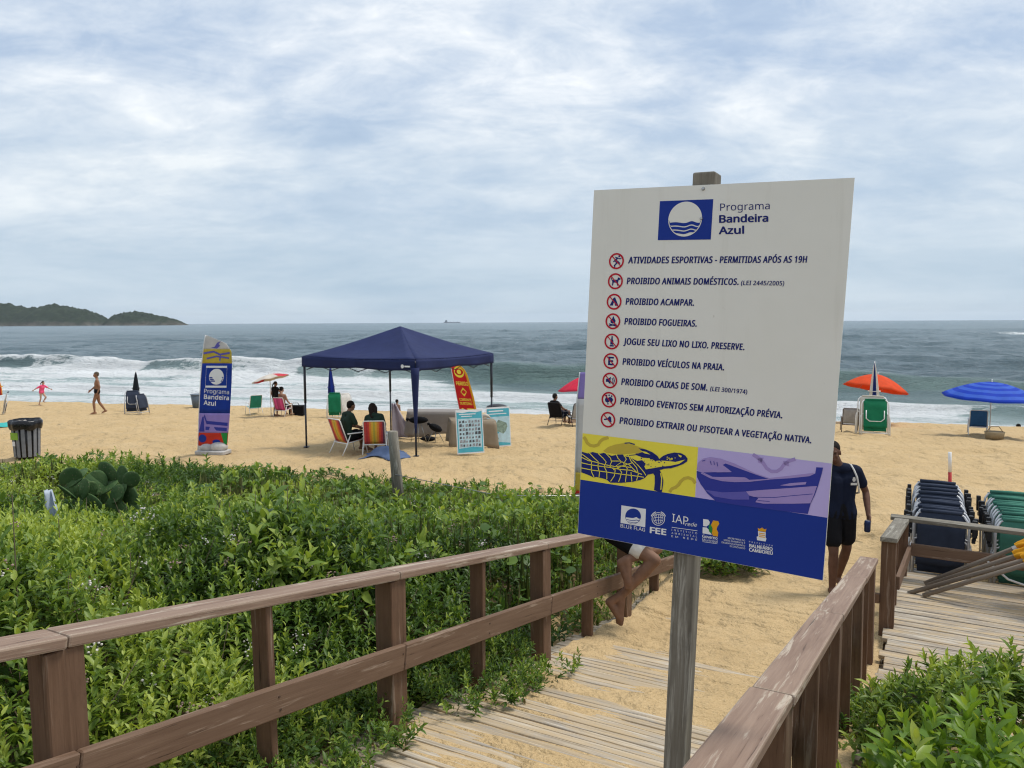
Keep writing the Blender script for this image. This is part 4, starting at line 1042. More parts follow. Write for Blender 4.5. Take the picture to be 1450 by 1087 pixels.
    letters(wh, 'BALNEÁRIO', z7, 1168, 431, 1357, 460, 26, .05, d=E2); letters(wh, 'CAMBORIÚ', z7, 1166, 464, 1358, 494, 26, .05, d=E2)
    wh.poly([z7(x, y, E2) for x, y in ((1238, 300), (1302, 310), (1300, 350), (1308, 362), (1300, 385), (1268, 380), (1230, 374), (1228, 345), (1240, 342))])
    wh.build('sponsor_mark', M['inkwhite'], blu)
    gd.poly([z7(x, y, E2) for x, y in ((870, 212), (912, 218), (920, 240), (905, 262), (898, 285), (912, 310), (908, 345), (868, 338), (858, 310), (866, 280), (852, 250))])
    gd.poly([z7(x, y, E2) for x, y in ((1236, 272), (1252, 282), (1272, 270), (1290, 286), (1308, 280), (1300, 306), (1240, 298))])
    for y in (318, 332, 346): stroke(gd, [(1246, y - 3), (1296, y + 5)], 7, z7, E3)
    gd.build('gold_mark', M['inkgold'], blu)
    gr.poly([z7(x, y, E3) for x, y in ((842, 236), (862, 268), (864, 300), (856, 322), (836, 300), (832, 270))]); gr.build('green_mark', M['inkgreen'], blu)
    b = MB(); disc(b, 213, 178, 64, z7, E3); b.build('emblem_disc', M['blue'], blu)
    b = MB(); b.poly([z7(x, y, E4) for x, y in [(156, 186), (190, 190), (215, 192), (240, 184), (262, 198), (274, 198)] + arc(213, 178, 61, 61, 18, 165, 14)]); b.build('emblem_waves', M['inkwhite'], blu)
    b = MB(); stroke(b, [(160, 204), (215, 214), (240, 208), (268, 216)], 5, z7, E4 + .0003); stroke(b, [(175, 222), (215, 230), (250, 228)], 4, z7, E4 + .0003); b.build('emblem_lines', M['blue'], blu)
build_sign()
# ------------------------------------------------------------------ people
V3 = Vector
def lerp(a, b, k): return V3(a) * (1 - k) + V3(b) * k
def capsule(vs, fs, p0, q0, p1, q1, n=12):
    p0, p1 = V3(p0), V3(p1); T = p1 - p0
    if T.length < 1e-5: T = V3((0, 0, 1e-4)); p1 = p0 + T
    T.normalize(); A = T.cross(V3((0.31, 0.52, 0.79))).normalized(); B = T.cross(A)
    rings = [(p0, q0, a) for a in (-80, -50, -25, 0)] + [(p1, q1, a) for a in (0, 25, 50, 80)]
    o = len(vs)
    for c, q, a in rings:
        for j in range(n):
            b = 2 * math.pi * j / n
            vs.append(c + T * (q * math.sin(R(a))) + (A * math.cos(b) + B * math.sin(b)) * (q * math.cos(R(a))))
    m = len(rings)
    for i in range(m - 1):
        for j in range(n): fs.append((o + i * n + j, o + i * n + (j + 1) % n, o + (i + 1) * n + (j + 1) % n, o + (i + 1) * n + j))
    fs.append(tuple(o + j for j in range(n))[::-1]); fs.append(tuple(o + (m - 1) * n + j for j in range(n)))
def ellipsoid(vs, fs, c, rad, ax, n=16, m=10):
    o = len(vs); c = V3(c); X, Y, Z = ax
    for i in range(m + 1):
        a = math.pi * (0.02 + 0.96 * i / m)
        for j in range(n):
            b = 2 * math.pi * j / n
            vs.append(c + X * (rad[0] * math.sin(a) * math.cos(b)) + Y * (rad[1] * math.sin(a) * math.sin(b)) + Z * (rad[2] * math.cos(a)))
    for i in range(m):
        for j in range(n): fs.append((o + i * n + j, o + (i + 1) * n + j, o + (i + 1) * n + (j + 1) % n, o + i * n + (j + 1) % n))
    fs.append(tuple(o + j for j in range(n))); fs.append(tuple(o + m * n + j for j in range(n))[::-1])
def fuse(name, caps, ells, mats, parent, voxel=.012, smooth=6, scale=1.0, paint=None):
    """one continuous skin grown over all the given shapes"""
    vs, fs = [], []
    for c in caps: capsule(vs, fs, *c)
    for e in ells: ellipsoid(vs, fs, *e)
    me = bpy.data.meshes.new('t'); me.from_pydata([tuple(v) for v in vs], [], fs)
    o = bpy.data.objects.new('t', me); COL.objects.link(o)
    q = o.modifiers.new('r', 'REMESH'); q.mode = 'VOXEL'; q.voxel_size = voxel; q.use_smooth_shade = True
    q = o.modifiers.new('s', 'SMOOTH'); q.factor = .5; q.iterations = smooth
    dg = bpy.context.evaluated_depsgraph_get(); dg.update()
    nm = bpy.data.meshes.new_from_object(o.evaluated_get(dg)); bpy.data.objects.remove(o); bpy.data.meshes.remove(me)
    nm.name = name; nm.materials.clear()
    for m in (mats if isinstance(mats, (list, tuple)) else [mats]): nm.materials.append(m)
    if paint:
        for p in nm.polygons: p.material_index = paint(p.center)
    for p in nm.polygons: p.use_smooth = True
    ob = bpy.data.objects.new(name, nm); COL.objects.link(ob); ob.parent = parent
    ob.scale = (scale, scale, scale); return ob

STAND = dict(pelvis=(0, 0, .93), waist=(0, 0, 1.08), chest=(0, .01, 1.28), neck=(0, .015, 1.47), head=(0, -.01, 1.62),
             shl=(.17, .015, 1.40), shr=(-.17, .015, 1.40), ell=(.235, .03, 1.12), elr=(-.235, .03, 1.12), wrl=(.25, -.05, .88), wrr=(-.25, -.05, .88),
             hil=(.085, 0, .90), hir=(-.085, 0, .90), knl=(.095, -.02, .49), knr=(-.095, -.02, .49), anl=(.10, .03, .085), anr=(-.10, .03, .085),
             tol=(.12, -.13, .025), tor=(-.12, -.13, .025))
SIT = dict(STAND, pelvis=(0, .04, .40), waist=(0, .07, .55), chest=(0, .10, .75), neck=(0, .11, .94), head=(0, .07, 1.09),
           shl=(.17, .11, .87), shr=(-.17, .11, .87), ell=(.24, .02, .62), elr=(-.24, .02, .62), wrl=(.17, -.20, .54), wrr=(-.17, -.20, .54),
           hil=(.09, .02, .38), hir=(-.09, .02, .38), knl=(.13, -.40, .46), knr=(-.13, -.40, .46), anl=(.13, -.42, .085), anr=(-.13, -.42, .085),
           tol=(.15, -.58, .025), tor=(-.15, -.58, .025))
def torso_caps(J, k, top=True):
    s, c, w, p = V3(J['shl']) - V3(J['shr']), V3(J['chest']), V3(J['waist']), V3(J['pelvis']); sd = s.normalized()
    hl, hr = V3(J['hil']), V3(J['hir']); hd = (hl - hr).normalized()
    r = []
    for e in (-1, 1):
        S = V3(J['shl'] if e > 0 else J['shr'])
        r += [(c + sd * .07 * e, .105 + k, w + hd * .055 * e, .092 + k), (w + hd * .055 * e, .092 + k, p + hd * .075 * e, .108 + k)]
        if top: r += [(S - sd * .03 * e, .062 + k, c + sd * .06 * e, .10 + k), (V3(J['neck']) - (V3(J['head']) - V3(J['neck'])) * .18, .058 + k * .6, S - sd * .035 * e, .058 + k)]
    return r
def hand_caps(wr, el, palm, curl, s=1.0, side=1):
    """palm, four bent fingers of unequal length and a thumb off the side of the palm"""
    wr, el = V3(wr), V3(el); D = (wr - el).normalized(); P = V3(palm); P = (P - D * P.dot(D)).normalized(); S = D.cross(P) * side
    r = []
    for k in (-1.2, -.4, .4, 1.2):
        b = wr + D * .085 * s + S * k * .019 * s; r.append((wr + D * .012 * s + S * k * .013 * s, .016 * s, b, .0125 * s))
        L = (.066, .078, .072, .056)[[-1.2, -.4, .4, 1.2].index(k)] * s; a1, a2 = curl, curl * 2.1
        m = b + (D * math.cos(a1) + P * math.sin(a1)) * L * .5 + S * k * .003; e = m + (D * math.cos(a2) + P * math.sin(a2)) * L * .5
        r += [(b, .0105 * s, m, .0095 * s), (m, .0095 * s, e, .008 * s)]
    t0 = wr + D * .025 * s - S * .026 * s; t1 = t0 + (D * .7 - S * .65 + P * .3) * .04 * s; t2 = t1 + (D * .95 - S * .1 + P * .45) * .034 * s
    r += [(t0, .016 * s, t1, .012 * s), (t1, .0115 * s, t2, .009 * s)]
    return r
def limb_caps(J, k=0.0, fat=1.0):
    r = []
    for e in 'lr':
        S, E, Wp = V3(J['sh' + e]), V3(J['el' + e]), V3(J['wr' + e]); H, K, A, T = (V3(J[n + e]) for n in ('hi', 'kn', 'an', 'to'))
        r += [(S, .056, lerp(S, E, .45), .047), (lerp(S, E, .45), .047, E, .038), (E, .039, lerp(E, Wp, .3), .040), (lerp(E, Wp, .3), .040, Wp, .025)]
        r += [(H, .088, lerp(H, K, .5), .072), (lerp(H, K, .5), .072, K, .053)]
        back = (A - K).cross(V3(J['hil']) - V3(J['hir'])).normalized() * .018
        r += [(K, .052, lerp(K, A, .3) - back * (1 if back.y < 0 else -1) * 0, .055), (lerp(K, A, .3), .055, A, .034)]
        f = (T - A); fl = V3((f.x, f.y, f.z)); dn = V3((0, 0, -1)) if abs(f.z) < .12 else (A - K).normalized().lerp(V3((0, 0, -1)), .3)
        heel = V3(J['he' + e]) if 'he' + e in J else A - f.normalized() * .05 + (lerp(A, T, .0) - A) + V3((0, 0, -.045)) * (1 if abs(f.z) < .12 else .3)
        r += [(A, .038, heel, .035), (heel, .033, lerp(A, T, .75), .034), (A, .036, lerp(A, T, .8), .03)]
        sd = f.cross(V3((0, 0, 1))); sd = sd.normalized() if sd.length > .02 else V3((1, 0, 0))
        for q in (-1.6, -.8, 0, .8, 1.6): b = lerp(A, T, .78) + sd * q * .017; r.append((b, .016, b + f.normalized() * (.062 - abs(q + .8) * .006), .0105))
    return r
def head_ells(J, look):
    h = V3(J['head']); U = (h - V3(J['neck'])).normalized().lerp(V3((0, 0, 1)), .6).normalized()
    Fw = V3(look); Fw = (Fw - U * Fw.dot(U)).normalized(); X = Fw.cross(U); ax = (X, Fw, U)
    e = [(h + U * .025 - Fw * .012, (.077, .098, .092), ax), (h - U * .05 + Fw * .028, (.058, .062, .066), ax), (h - U * .01 + Fw * .05, (.056, .04, .07), ax)]
    for s in (-1, 1): e += [(h + X * .078 * s - Fw * .005 - U * .01, (.010, .022, .033), ax), (h + X * .034 * s + Fw * .066 - U * .025, (.024, .022, .018), ax), (h + X * .028 * s + Fw * .078 + U * .025, (.026, .014, .009), ax)]
    e += [(h + Fw * .100 - U * .018, (.014, .018, .026), ax), (h + Fw * .092 - U * .060, (.024, .012, .008), ax), (h + Fw * .088 - U * .074, (.020, .012, .007), ax)]
    return e, (X, Fw, U), h
SKIN = {}
def skin_mats(col):
    if col not in SKIN:
        SKIN[col] = [plain('skin', col, .62, .22, 9, spec=.22, bump=.15, bscale=50), plain('eye_dark', (.01, .008, .007), .3), plain('lips', (col[0] * .8, col[1] * .55, col[2] * .55), .5)]
    return SKIN[col]
def person(label, loc, rz, pose, skin, wear, hair=('short', (.012, .009, .008)), look=(0, -1, -.1), scale=1.0, voxel=.012, group=None, curl=.35, palms=((-.8, 0, .2), (.8, 0, .2)), fat=1.0):
    J = pose; r = thing('person', label, 'person', loc, rz, group)
    caps = torso_caps(J, 0) + [(a, ra * fat, b, rb * fat) for a, ra, b, rb in limb_caps(J)] + [(J['neck'], .056, lerp(J['neck'], J['head'], .6), .052)]
    caps += hand_caps(J['wrl'], J['ell'], palms[0], curl, 1.0, 1) + hand_caps(J['wrr'], J['elr'], palms[1], curl, 1.0, -1)
    he, (X, Fw, U), h = head_ells(J, look)
    eyes = [h + X * .033 * s + Fw * .088 + U * .008 for s in (-1, 1)]; mouth = h + Fw * .10 - U * .067
    def paint(c):
        if any((c - e).length < .013 for e in eyes): return 1
        d = c - mouth
        return 2 if abs(d.dot(U)) < .012 and abs(d.dot(X)) < .026 and abs(d.dot(Fw)) < .03 else 0
    fuse('body', caps, he, skin_mats(skin), r, voxel, 5, scale, paint)
    kind, hc = hair; hm = plain('hair', hc, .75, .3, 30, bump=.5, bscale=60, spec=.12); ax = (X, Fw, U)
    if kind == 'short': es, cs = [(h + U * .045 - Fw * .025, (.084, .098, .085), ax), (h - Fw * .055 + U * .005, (.076, .06, .075), ax)], []
    elif kind == 'long': es, cs = [(h + U * .04 - Fw * .025, (.09, .103, .09), ax), (h - Fw * .055 - U * .03, (.092, .07, .11), ax)], [(h + X * .05 - Fw * .06, .06, h - Fw * .085 - U * .22 + X * .045, .045), (h - X * .05 - Fw * .06, .06, h - Fw * .085 - U * .22 - X * .045, .045)]
    elif kind == 'tail': es, cs = [(h + U * .042 - Fw * .022, (.086, .099, .088), ax)], [(h + U * .03 - Fw * .11, .035, h - Fw * .2 - U * .08, .03), (h - Fw * .2 - U * .08, .03, h - Fw * .21 - U * .2, .014)]
    else: es, cs = [(h + U * .045 - Fw * .02, (.083, .098, .08), ax)], [(h + U * .055 + Fw * .07, .03, h + U * .045 + Fw * .14, .018)]
    fuse('hair' if kind != 'cap' else 'cap', cs, es, hm, r, voxel, 3, scale)
    for nm, mat, what, amt in wear:
        if what == 'shirt':
            cs = torso_caps(J, .016)
            for e in 'lr': cs.append((J['sh' + e], .066, lerp(J['sh' + e], J['el' + e], amt), .062))
        elif what == 'shorts':
            hl, hr = V3(J['hil']), V3(J['hir']); hd = (hl - hr).normalized(); p = V3(J['pelvis']); w = lerp(p, J['waist'], .55)
            cs = []
            for e, s in (('l', 1), ('r', -1)):
                cs += [(p + hd * .072 * s, .124, w + hd * .05 * s, .112), (J['hi' + e], .108, lerp(J['hi' + e], J['kn' + e], amt), .098 if amt > .3 else .085)]
        elif what == 'hem':
            cs = [(lerp(J['hi' + e], J['kn' + e], amt - .01), .101, lerp(J['hi' + e], J['kn' + e], amt + .03), .100) for e in 'lr']
        elif what == 'straps':
            cs = []
            for e in 'lr':
                S = V3(J['sh' + e]); n = V3(J['neck']); m = lerp(n, S, .62) + V3((0, 0, .045)); c = V3(J['chest'])
                f = V3((0, -1, 0)); cs += [(m + f * -.02, .016, m + f * .075 - V3((0, 0, .03)), .014), (m + f * .075 - V3((0, 0, .03)), .014, lerp(c, S, .85) + f * .125 - V3((0, 0, .02)), .013), (lerp(c, S, .85) + f * .125 - V3((0, 0, .02)), .013, lerp(c, S, 1.0) + f * .075 - V3((0, 0, .19)), .013)]
        fuse(nm, cs, [], mat, r, voxel if what != 'straps' else .008, 3, scale)
    return r, J

BROWN, TAN, PALE, DEEP = (.20, .105, .065), (.32, .19, .125), (.46, .30, .22), (.125, .062, .040)
def pose(base, **kw): return dict(base, **{k: v for k, v in kw.items()})
C_ = {}
def fabric(name, col, **kw):
    if name not in C_: C_[name] = plain(name, col, .85, .12, 8, bump=.35, bscale=18, spec=.15, **kw)
    return C_[name]
NAVY = fabric('navy_cotton', (.008, .012, .028)); BLACK = fabric('black_cotton', (.008, .008, .01)); OLIVE = fabric('dark_green_cotton', (.018, .036, .025))
WHITEF = fabric('white_cotton', (.62, .60, .56)); PINKF = fabric('pink_lycra', (.78, .10, .22))

def pplace(px, py, dz=0.0):
    p = G(px, py); return V3((p.x, p.y, gz(p.x, p.y) + dz))

def build_people():
    # walker coming up towards the boardwalk
    q = at(1189, 700, 8.55); loc = V3((q.x, q.y, gz(q.x, q.y) + .01))
    J = pose(STAND, neck=(-.03, .0, 1.47), head=(-.105, -.03, 1.62), anl=(.10, .22, .10), knl=(.11, .03, .50), tol=(.12, .06, .03), knr=(-.10, -.12, .50), anr=(-.11, -.13, .085), tor=(-.13, -.30, .03),
             ell=(.325, .07, 1.15), wrl=(.285, -.10, .92), shl=(.185, .01, 1.40), shr=(-.185, .01, 1.40))
    r, J = person('person in navy shirt and shorts walking behind the sign, holding a can', loc, R(0), J, DEEP,
               [('shirt', NAVY, 'shirt', .58), ('shorts', BLACK, 'shorts', .66)], look=(-.5, -1, -.15), voxel=.008, curl=.75, palms=((-1, -.2, 0), (1, -.2, 0)))
    b = MB()
    b.poly([V3((.085 + x, -.137, 1.31 + y)) for x, y in ((0, 0), (.022, 0), (.03, .02), (.022, .05), (0, .05), (-.008, .02))]); b.poly([V3((.06 + x, -.138, 1.27 + y)) for x, y in ((0, 0), (.07, 0), (.07, .026), (0, .026))])
    b.build('shirt_print', WHITEF, r, local=True)
    b = MB(); b.tube([V3(p) for p in ((.10, .03, 1.475), (.105, -.03, 1.475), (.115, -.085, 1.43), (.135, -.118, 1.36), (.155, -.118, 1.27), (.185, -.07, 1.17), (.19, .0, 1.15))], .011, 6); b.build('backpack_strap', WHITEF, r, local=True)
    c = loc + V3((.238, -.185, .755)); t = thing('can', 'dark blue drink can held in the hand of the walking person', 'can', c)
    b = MB(); b.tube([c, c + V3((0, 0, .01)), c + V3((0, 0, .115)), c + V3((0, 0, .128))], [.027, .033, .033, .027], 16); b.build('can_body', plain('can_blue', (.02, .035, .10), .3, metal=.5), t)
    b = MB(); b.tube([c + V3((0, 0, .128)), c + V3((0, 0, .131))], .026, 16); b.build('can_lid', M['steel'], t)
    # person sitting on the far rail, legs crossed underneath
    rp = st(6.86, -2.66, 1.29 - .172 * 6.86 + .97); loc = V3((rp.x, rp.y, rp.z))
    def L(px, py, Y): return tuple(at(px, py, Y) - loc)
    hip = V3((0, 0, .03)); hd = V3((DD.x, DD.y, 0)); fwd = V3((NN.x, NN.y, 0))
    kA = L(927, 793, 6.98); aA = L(880, 843, 7.02); tA = L(877, 884, 6.98); kB = L(930, 776, 7.30); aB = L(888, 792, 7.00); tB = L(890, 834, 6.95); hA = L(863, 852, 7.02); hB = L(879, 797, 7.0)
    J = dict(pelvis=tuple(hip), waist=tuple(hip + V3((0, 0, .15)) + fwd * .02), chest=tuple(hip + V3((0, 0, .34)) + fwd * .09), neck=tuple(hip + V3((0, 0, .52)) + fwd * .15), head=tuple(hip + V3((0, 0, .67)) + fwd * .20),
             shl=tuple(hip + V3((0, 0, .46)) + fwd * .14 + hd * .17), shr=tuple(hip + V3((0, 0, .46)) + fwd * .14 - hd * .17), ell=tuple(hip + V3((0, 0, .22)) + fwd * .20 + hd * .23), elr=tuple(hip + V3((0, 0, .22)) + fwd * .20 - hd * .23),
             wrl=tuple(hip + V3((0, 0, .06)) + fwd * .34 + hd * .10), wrr=tuple(hip + V3((0, 0, .06)) + fwd * .34 - hd * .10), hil=tuple(hip + hd * .09 + V3((0, 0, -.02))), hir=tuple(hip - hd * .09 + V3((0, 0, -.02))),
             knl=kB, knr=kA, anl=aB, anr=aA, tol=tB, tor=tA, hel=hB, her=hA)
    person('barefoot person in dark shorts sitting on the railing behind the sign', loc, 0, J, (.20, .108, .068), [('shirt', NAVY, 'shirt', .55), ('shorts', BLACK, 'shorts', .52), ('white_hem', WHITEF, 'hem', .56)], look=tuple(fwd), voxel=.009, fat=1.14)
    # two people in the striped chairs under the tent
    p = CH1; J = pose(SIT, head=(.02, -.10, 1.10), neck=(0, -.02, .96), chest=(0, .04, .76), shl=(.17, .0, .89), shr=(-.17, .0, .89), wrr=(-.08, -.34, .56), wrl=(.10, -.34, .56), elr=(-.22, -.1, .64), ell=(.22, -.1, .64))
    person('person in dark green shirt turned sideways in the left striped chair', p, R(132), J, BROWN, [('shirt', OLIVE, 'shirt', .7), ('shorts', BLACK, 'shorts', .7)], look=(.1, -1, -.25))
    p = CH2; J = pose(SIT, head=(.10, -.12, 1.07), neck=(.05, -.03, .95), chest=(.02, .03, .76), shl=(.19, -.0, .86), shr=(-.15, .0, .90), wrl=(.16, -.32, .52))
    person('long haired person in dark green shirt leaning over in the right striped chair', p, R(172), J, BROWN, [('shirt', OLIVE, 'shirt', .7), ('shorts', BLACK, 'shorts', .6)], hair=('long', (.02, .012, .01)), look=(.5, -1, -.35))
    # at the water's edge
    p = pplace(60, 574); J = pose(STAND, head=(0, -.16, 1.58), neck=(0, -.10, 1.44), chest=(0, -.06, 1.26), shl=(.16, -.09, 1.37), shr=(-.16, -.09, 1.37), ell=(.26, -.28, 1.22), wrl=(.28, -.48, 1.12), elr=(-.30, .12, 1.22), wrr=(-.34, .32, 1.10),
             knl=(.09, -.24, .56), anl=(.10, -.02, .30), tol=(.10, -.16, .20), knr=(-.09, .02, .50), anr=(-.09, .16, .10), tor=(-.09, .02, .025))
    person('small child in a pink top running along the waterline', p, R(80), J, PALE, [('swim_top', PINKF, 'shirt', .8), ('swim_bottom', PINKF, 'shorts', .05)], hair=('tail', (.03, .018, .012)), scale=.74)
    p = pplace(139, 586); J = pose(STAND, knl=(.09, -.14, .50), anl=(.09, -.12, .085), tol=(.09, -.28, .025), knr=(-.09, .05, .49), anr=(-.09, .27, .12), tor=(-.09, .14, .03), ell=(.24, .10, 1.13), wrl=(.24, .02, .90), elr=(-.25, -.05, 1.13), wrr=(-.25, -.22, .98))
    person('bare chested person in black trunks walking along the sand', p, R(-62), J, (.26, .135, .08), [('trunks', BLACK, 'shorts', .12)], hair=('short', (.10, .08, .06)), scale=.98)
    # by the red and white parasol
    p = pplace(391, 589); J = pose(STAND, elr=(-.25, -.08, 1.2), wrr=(-.12, -.2, 1.36), head=(0, -.03, 1.62))
    person('person in a dark top standing under the red and white parasol', p, R(150), J, BROWN, [('top', BLACK, 'shirt', .3), ('shorts', fabric('dark_olive', (.05, .05, .03)), 'shorts', .4)], hair=('tail', (.02, .012, .01)), scale=.82)
    p = CH3; person('bare shouldered person seated in the magenta chair', p, R(165), pose(SIT, head=(.03, .0, 1.09)), TAN, [('trunks', BLACK, 'shorts', .4)])
    p = CH4; person('dark haired person lounging in the black beach chair by the surf', p, R(130), pose(SIT, chest=(0, .16, .70), neck=(0, .2, .88), head=(0, .17, 1.03), shl=(.17, .2, .82), shr=(-.17, .2, .82)), BROWN, [('shirt', BLACK, 'shirt', .5), ('shorts', NAVY, 'shorts', .6)])
    # bathers
    def bather(label, px, py, Y, z, scale=1.0, hair=('short', (.015, .01, .008))):
        q = at(px, py, Y); person(label, V3((q.x, q.y, z)), R(150), STAND, TAN, [('trunks', BLACK, 'shorts', .3)], hair=hair, scale=scale, voxel=.016)
    q = at(562, 556, 44); bather('bather standing waist deep in the foam beyond the tent', 562, 556, 43, WATER - .95)
    q = at(1398, 603, 31.5); pp = V3((q.x, q.y, gz(q.x, q.y) - .30))
    person('person sitting low behind the sand crest, only a dark head showing', at(1440, 606, 31.6) - V3((0, 0, 1.02)), R(180), SIT, TAN, [('shirt', BLACK, 'shirt', .5), ('shorts', NAVY, 'shorts', .6)])
# ------------------------------------------------------------------ beach furniture
def stripes(name, cols, n, axis=0, w=.5, trans=.2):
    m, t, b = new_mat(name); p = t.add('ShaderNodeTexCoord').outputs['Object']; x = t.add('ShaderNodeSeparateXYZ', Vector=p).outputs[axis]
    f = t.math('ADD', t.math('DIVIDE', x, w), 0.5)
    k = len(cols); c = t.ramp(f, [(i / k, cc) for i, cc in enumerate(cols)], 'CONSTANT')
    c = t.mix(0.06, c, t.ramp(t.noise(p, 30, 3, .6), [(.3, (.02, .02, .02)), (.7, (.6, .6, .6))]))
    t.set(b.inputs['Base Color'], c); b.inputs['Roughness'].default_value = .7; return m
STR = stripes('striped_canvas', [(.10, .015, .05), (.42, .015, .02), (.60, .06, .015), (.70, .24, .015), (.70, .42, .02), (.45, .36, .03), (.70, .42, .02), (.70, .22, .015), (.58, .03, .02), (.40, .012, .02), (.55, .03, .03)], 11, 0, .47)
def beach_chair(label, loc, rz, fab, frame=None, group=None, arm=None, sc=1.0):
    """low folding beach chair, facing -Y"""
    frame = frame or M['white_pole']; r = thing('beach_chair', label, 'beach chair', loc, rz, group)
    def k(p): return V3(p) * sc
    for s in (-1, 1):
        b = MB(); b.tube([k((s * .26, .12, .46)), k((s * .27, .24, .2)), k((s * .275, .36, 0))], .013 * sc, 8); b.build('leg', frame, r, local=True)
        b = MB(); b.tube([k((s * .26, -.24, .46)), k((s * .27, -.30, .2)), k((s * .275, -.34, 0))], .013 * sc, 8); b.build('leg', frame, r, local=True)
        b = MB(); b.box(k((s * .265, -.03, .49)), (.46 * sc, .05 * sc, .025 * sc), (V3((0, 1, 0)), V3((1, 0, 0)), V3((0, 0, -1)))); b.build('armrest', arm or frame, r, local=True, bev=.008)
    b = MB(); b.tube([k(p) for p in ((-.245, -.30, .335), (-.245, .18, .27), (-.245, .30, .58), (-.245, .385, .80), (-.22, .40, .835), (.22, .40, .835), (.245, .385, .80), (.245, .30, .58), (.245, .18, .27), (.245, -.30, .335))], .014 * sc, 8); b.build('back_frame', frame, r, local=True)
    b = MB(); b.tube([k((-.27, -.26, .335)), k((.27, -.26, .335))], .013 * sc, 8); b.tube([k((-.27, .22, .26)), k((.27, .22, .26))], .013 * sc, 8); b.build('crossbar', frame, r, local=True)
    b = MB(); b.grid(lambda u, v: k(((u - .5) * .47, .20 + v * .195 + .035 * math.sin(v * 3.14) * math.sin(u * 3.14), .30 + v * .52)), 8, 8); b.build('backrest', fab, r, local=True, solid=.006)
    b = MB(); b.grid(lambda u, v: k(((u - .5) * .47, -.29 + v * .46, .335 - v * .06 - .03 * math.sin(v * 3.14) * math.sin(u * 3.14))), 8, 8); b.build('seat', fab, r, local=True, solid=.006)
    return r
def folded_chair(label, loc, rz, fab, frame, group=None, lean=0.0, tall=.86, arms=True, logo=None):
    r = thing('folded_chair', label, 'folded chair', loc, rz, group)
    M_ = Matrix.Rotation(-lean, 3, 'X'); k = lambda p: M_ @ V3(p)
    h = tall
    def hoop(y, w, top, r_):
        b = MB(); b.tube([k(p) for p in ((-w, y, 0), (-w, y, top - .16), (-w + .015, y + .01, top - .08), (-w + .05, y + .035, top - .025), (-w + .10, y + .05, top), (w - .10, y + .05, top), (w - .05, y + .035, top - .025), (w - .015, y + .01, top - .08), (w, y, top - .16), (w, y, 0))], r_, 8); return b
    hoop(0, .285, h, .0135).build('frame', frame, r, local=True); hoop(.055, .315, h * .62, .0125).build('leg_frame', frame, r, local=True)
    b = MB(); b.tube([k((-.31, .03, .06)), k((.31, .03, .06))], .012, 8); b.build('crossbar', frame, r, local=True)
    def f(u, v):
        z = .22 + v * (h - .225); y = -.012 + (.05 if z > h - .16 else 0) * min(1, (z - h + .16) / .13) + .012 * math.sin(u * 9 + v * 5) * (1 - v)
        return k(((u - .5) * .49, y, z))
    b = MB(); b.grid(f, 10, 12); b.grid(lambda u, v: k(((u - .5) * .47, .062 + .01 * math.sin(u * 7), .12 + v * (h * .62 - .2))), 6, 6); b.tube([k((-.215, .045, h + .002)), k((0, .045, h + .006)), k((.215, .045, h + .002))], .021, 8); b.build('canvas', fab, r, local=True, solid=.008)
    if arms:
        for s in (-1, 1):
            b = MB(); b.box(k((s * .345, .035, h - .16)), (.20, .05, .075), (V3((0, 0, 1)), V3((1, 0, 0)), V3((0, -1, 0)))); b.box(k((s * .335, .03, h - .30)), (.04, .04, .05)); b.build('armrest', M['black'], r, local=True, bev=.006)
    if logo:
        b = MB(); b.tube([k(p) for p in ((-.19, -.03, .72), (-.19, -.035, .48), (-.12, -.035, .40), (.12, -.035, .40), (.19, -.035, .48), (.19, -.03, .72))], .012, 6); b.build('handle_bar', frame, r, local=True)
    return r
def open_umbrella(label, loc, tilt_dir, tilt, mats, rad, top, n=8, depth=.34, scallop=.03, cat='parasol', rings=False):
    r = thing('parasol', label, cat, loc); q = V3(loc)
    ax = V3((math.cos(tilt_dir) * math.sin(tilt), math.sin(tilt_dir) * math.sin(tilt), math.cos(tilt)))
    X = ax.cross(V3((0, 1, 0.3))).normalized(); Y = ax.cross(X); apex = q + V3((0, 0, top - .1)) + ax * .1
    b = MB(); b.tube([q - V3((0, 0, .2)), q + V3((0, 0, top - .35)), apex + ax * .05], .016, 8); b.build('pole', M['white_pole'], r)
    seg = 6
    def P(a, k):
        rr = rad * k * (1 - .035 * (1 - math.cos(n * a)) * k); d = depth * (k ** 1.7) + (scallop * (1 - math.cos(n * a)) * .5 * k)
        return apex + X * math.cos(a) * rr + Y * math.sin(a) * rr - ax * d
    mats = mats if isinstance(mats, list) else [mats]
    b = MB()
    for i in range(n):
        b.cur = i % len(mats); a0, a1 = 2 * math.pi * i / n, 2 * math.pi * (i + 1) / n
        
        for q in range(9):
            if rings: b.cur = q % 2
            b.grid(lambda u, v: P(a0 + (a1 - a0) * u, .02 + .98 * (q + v) / 9), seg, 1)
    b.build('canopy', mats, r, solid=.004, weld=True)
    b = MB()
    for i in range(n):
        a = 2 * math.pi * i / n; b.tube([P(a, .03) - ax * .02, P(a, .5) - ax * .018, P(a, .97) - ax * .015], .006, 5)
    b.build('ribs', M['steel'], r)
    b = MB(); b.ell(apex + ax * .06, (.022, .022, .035)); b.build('finial', M['white_pole'], r)
    return r
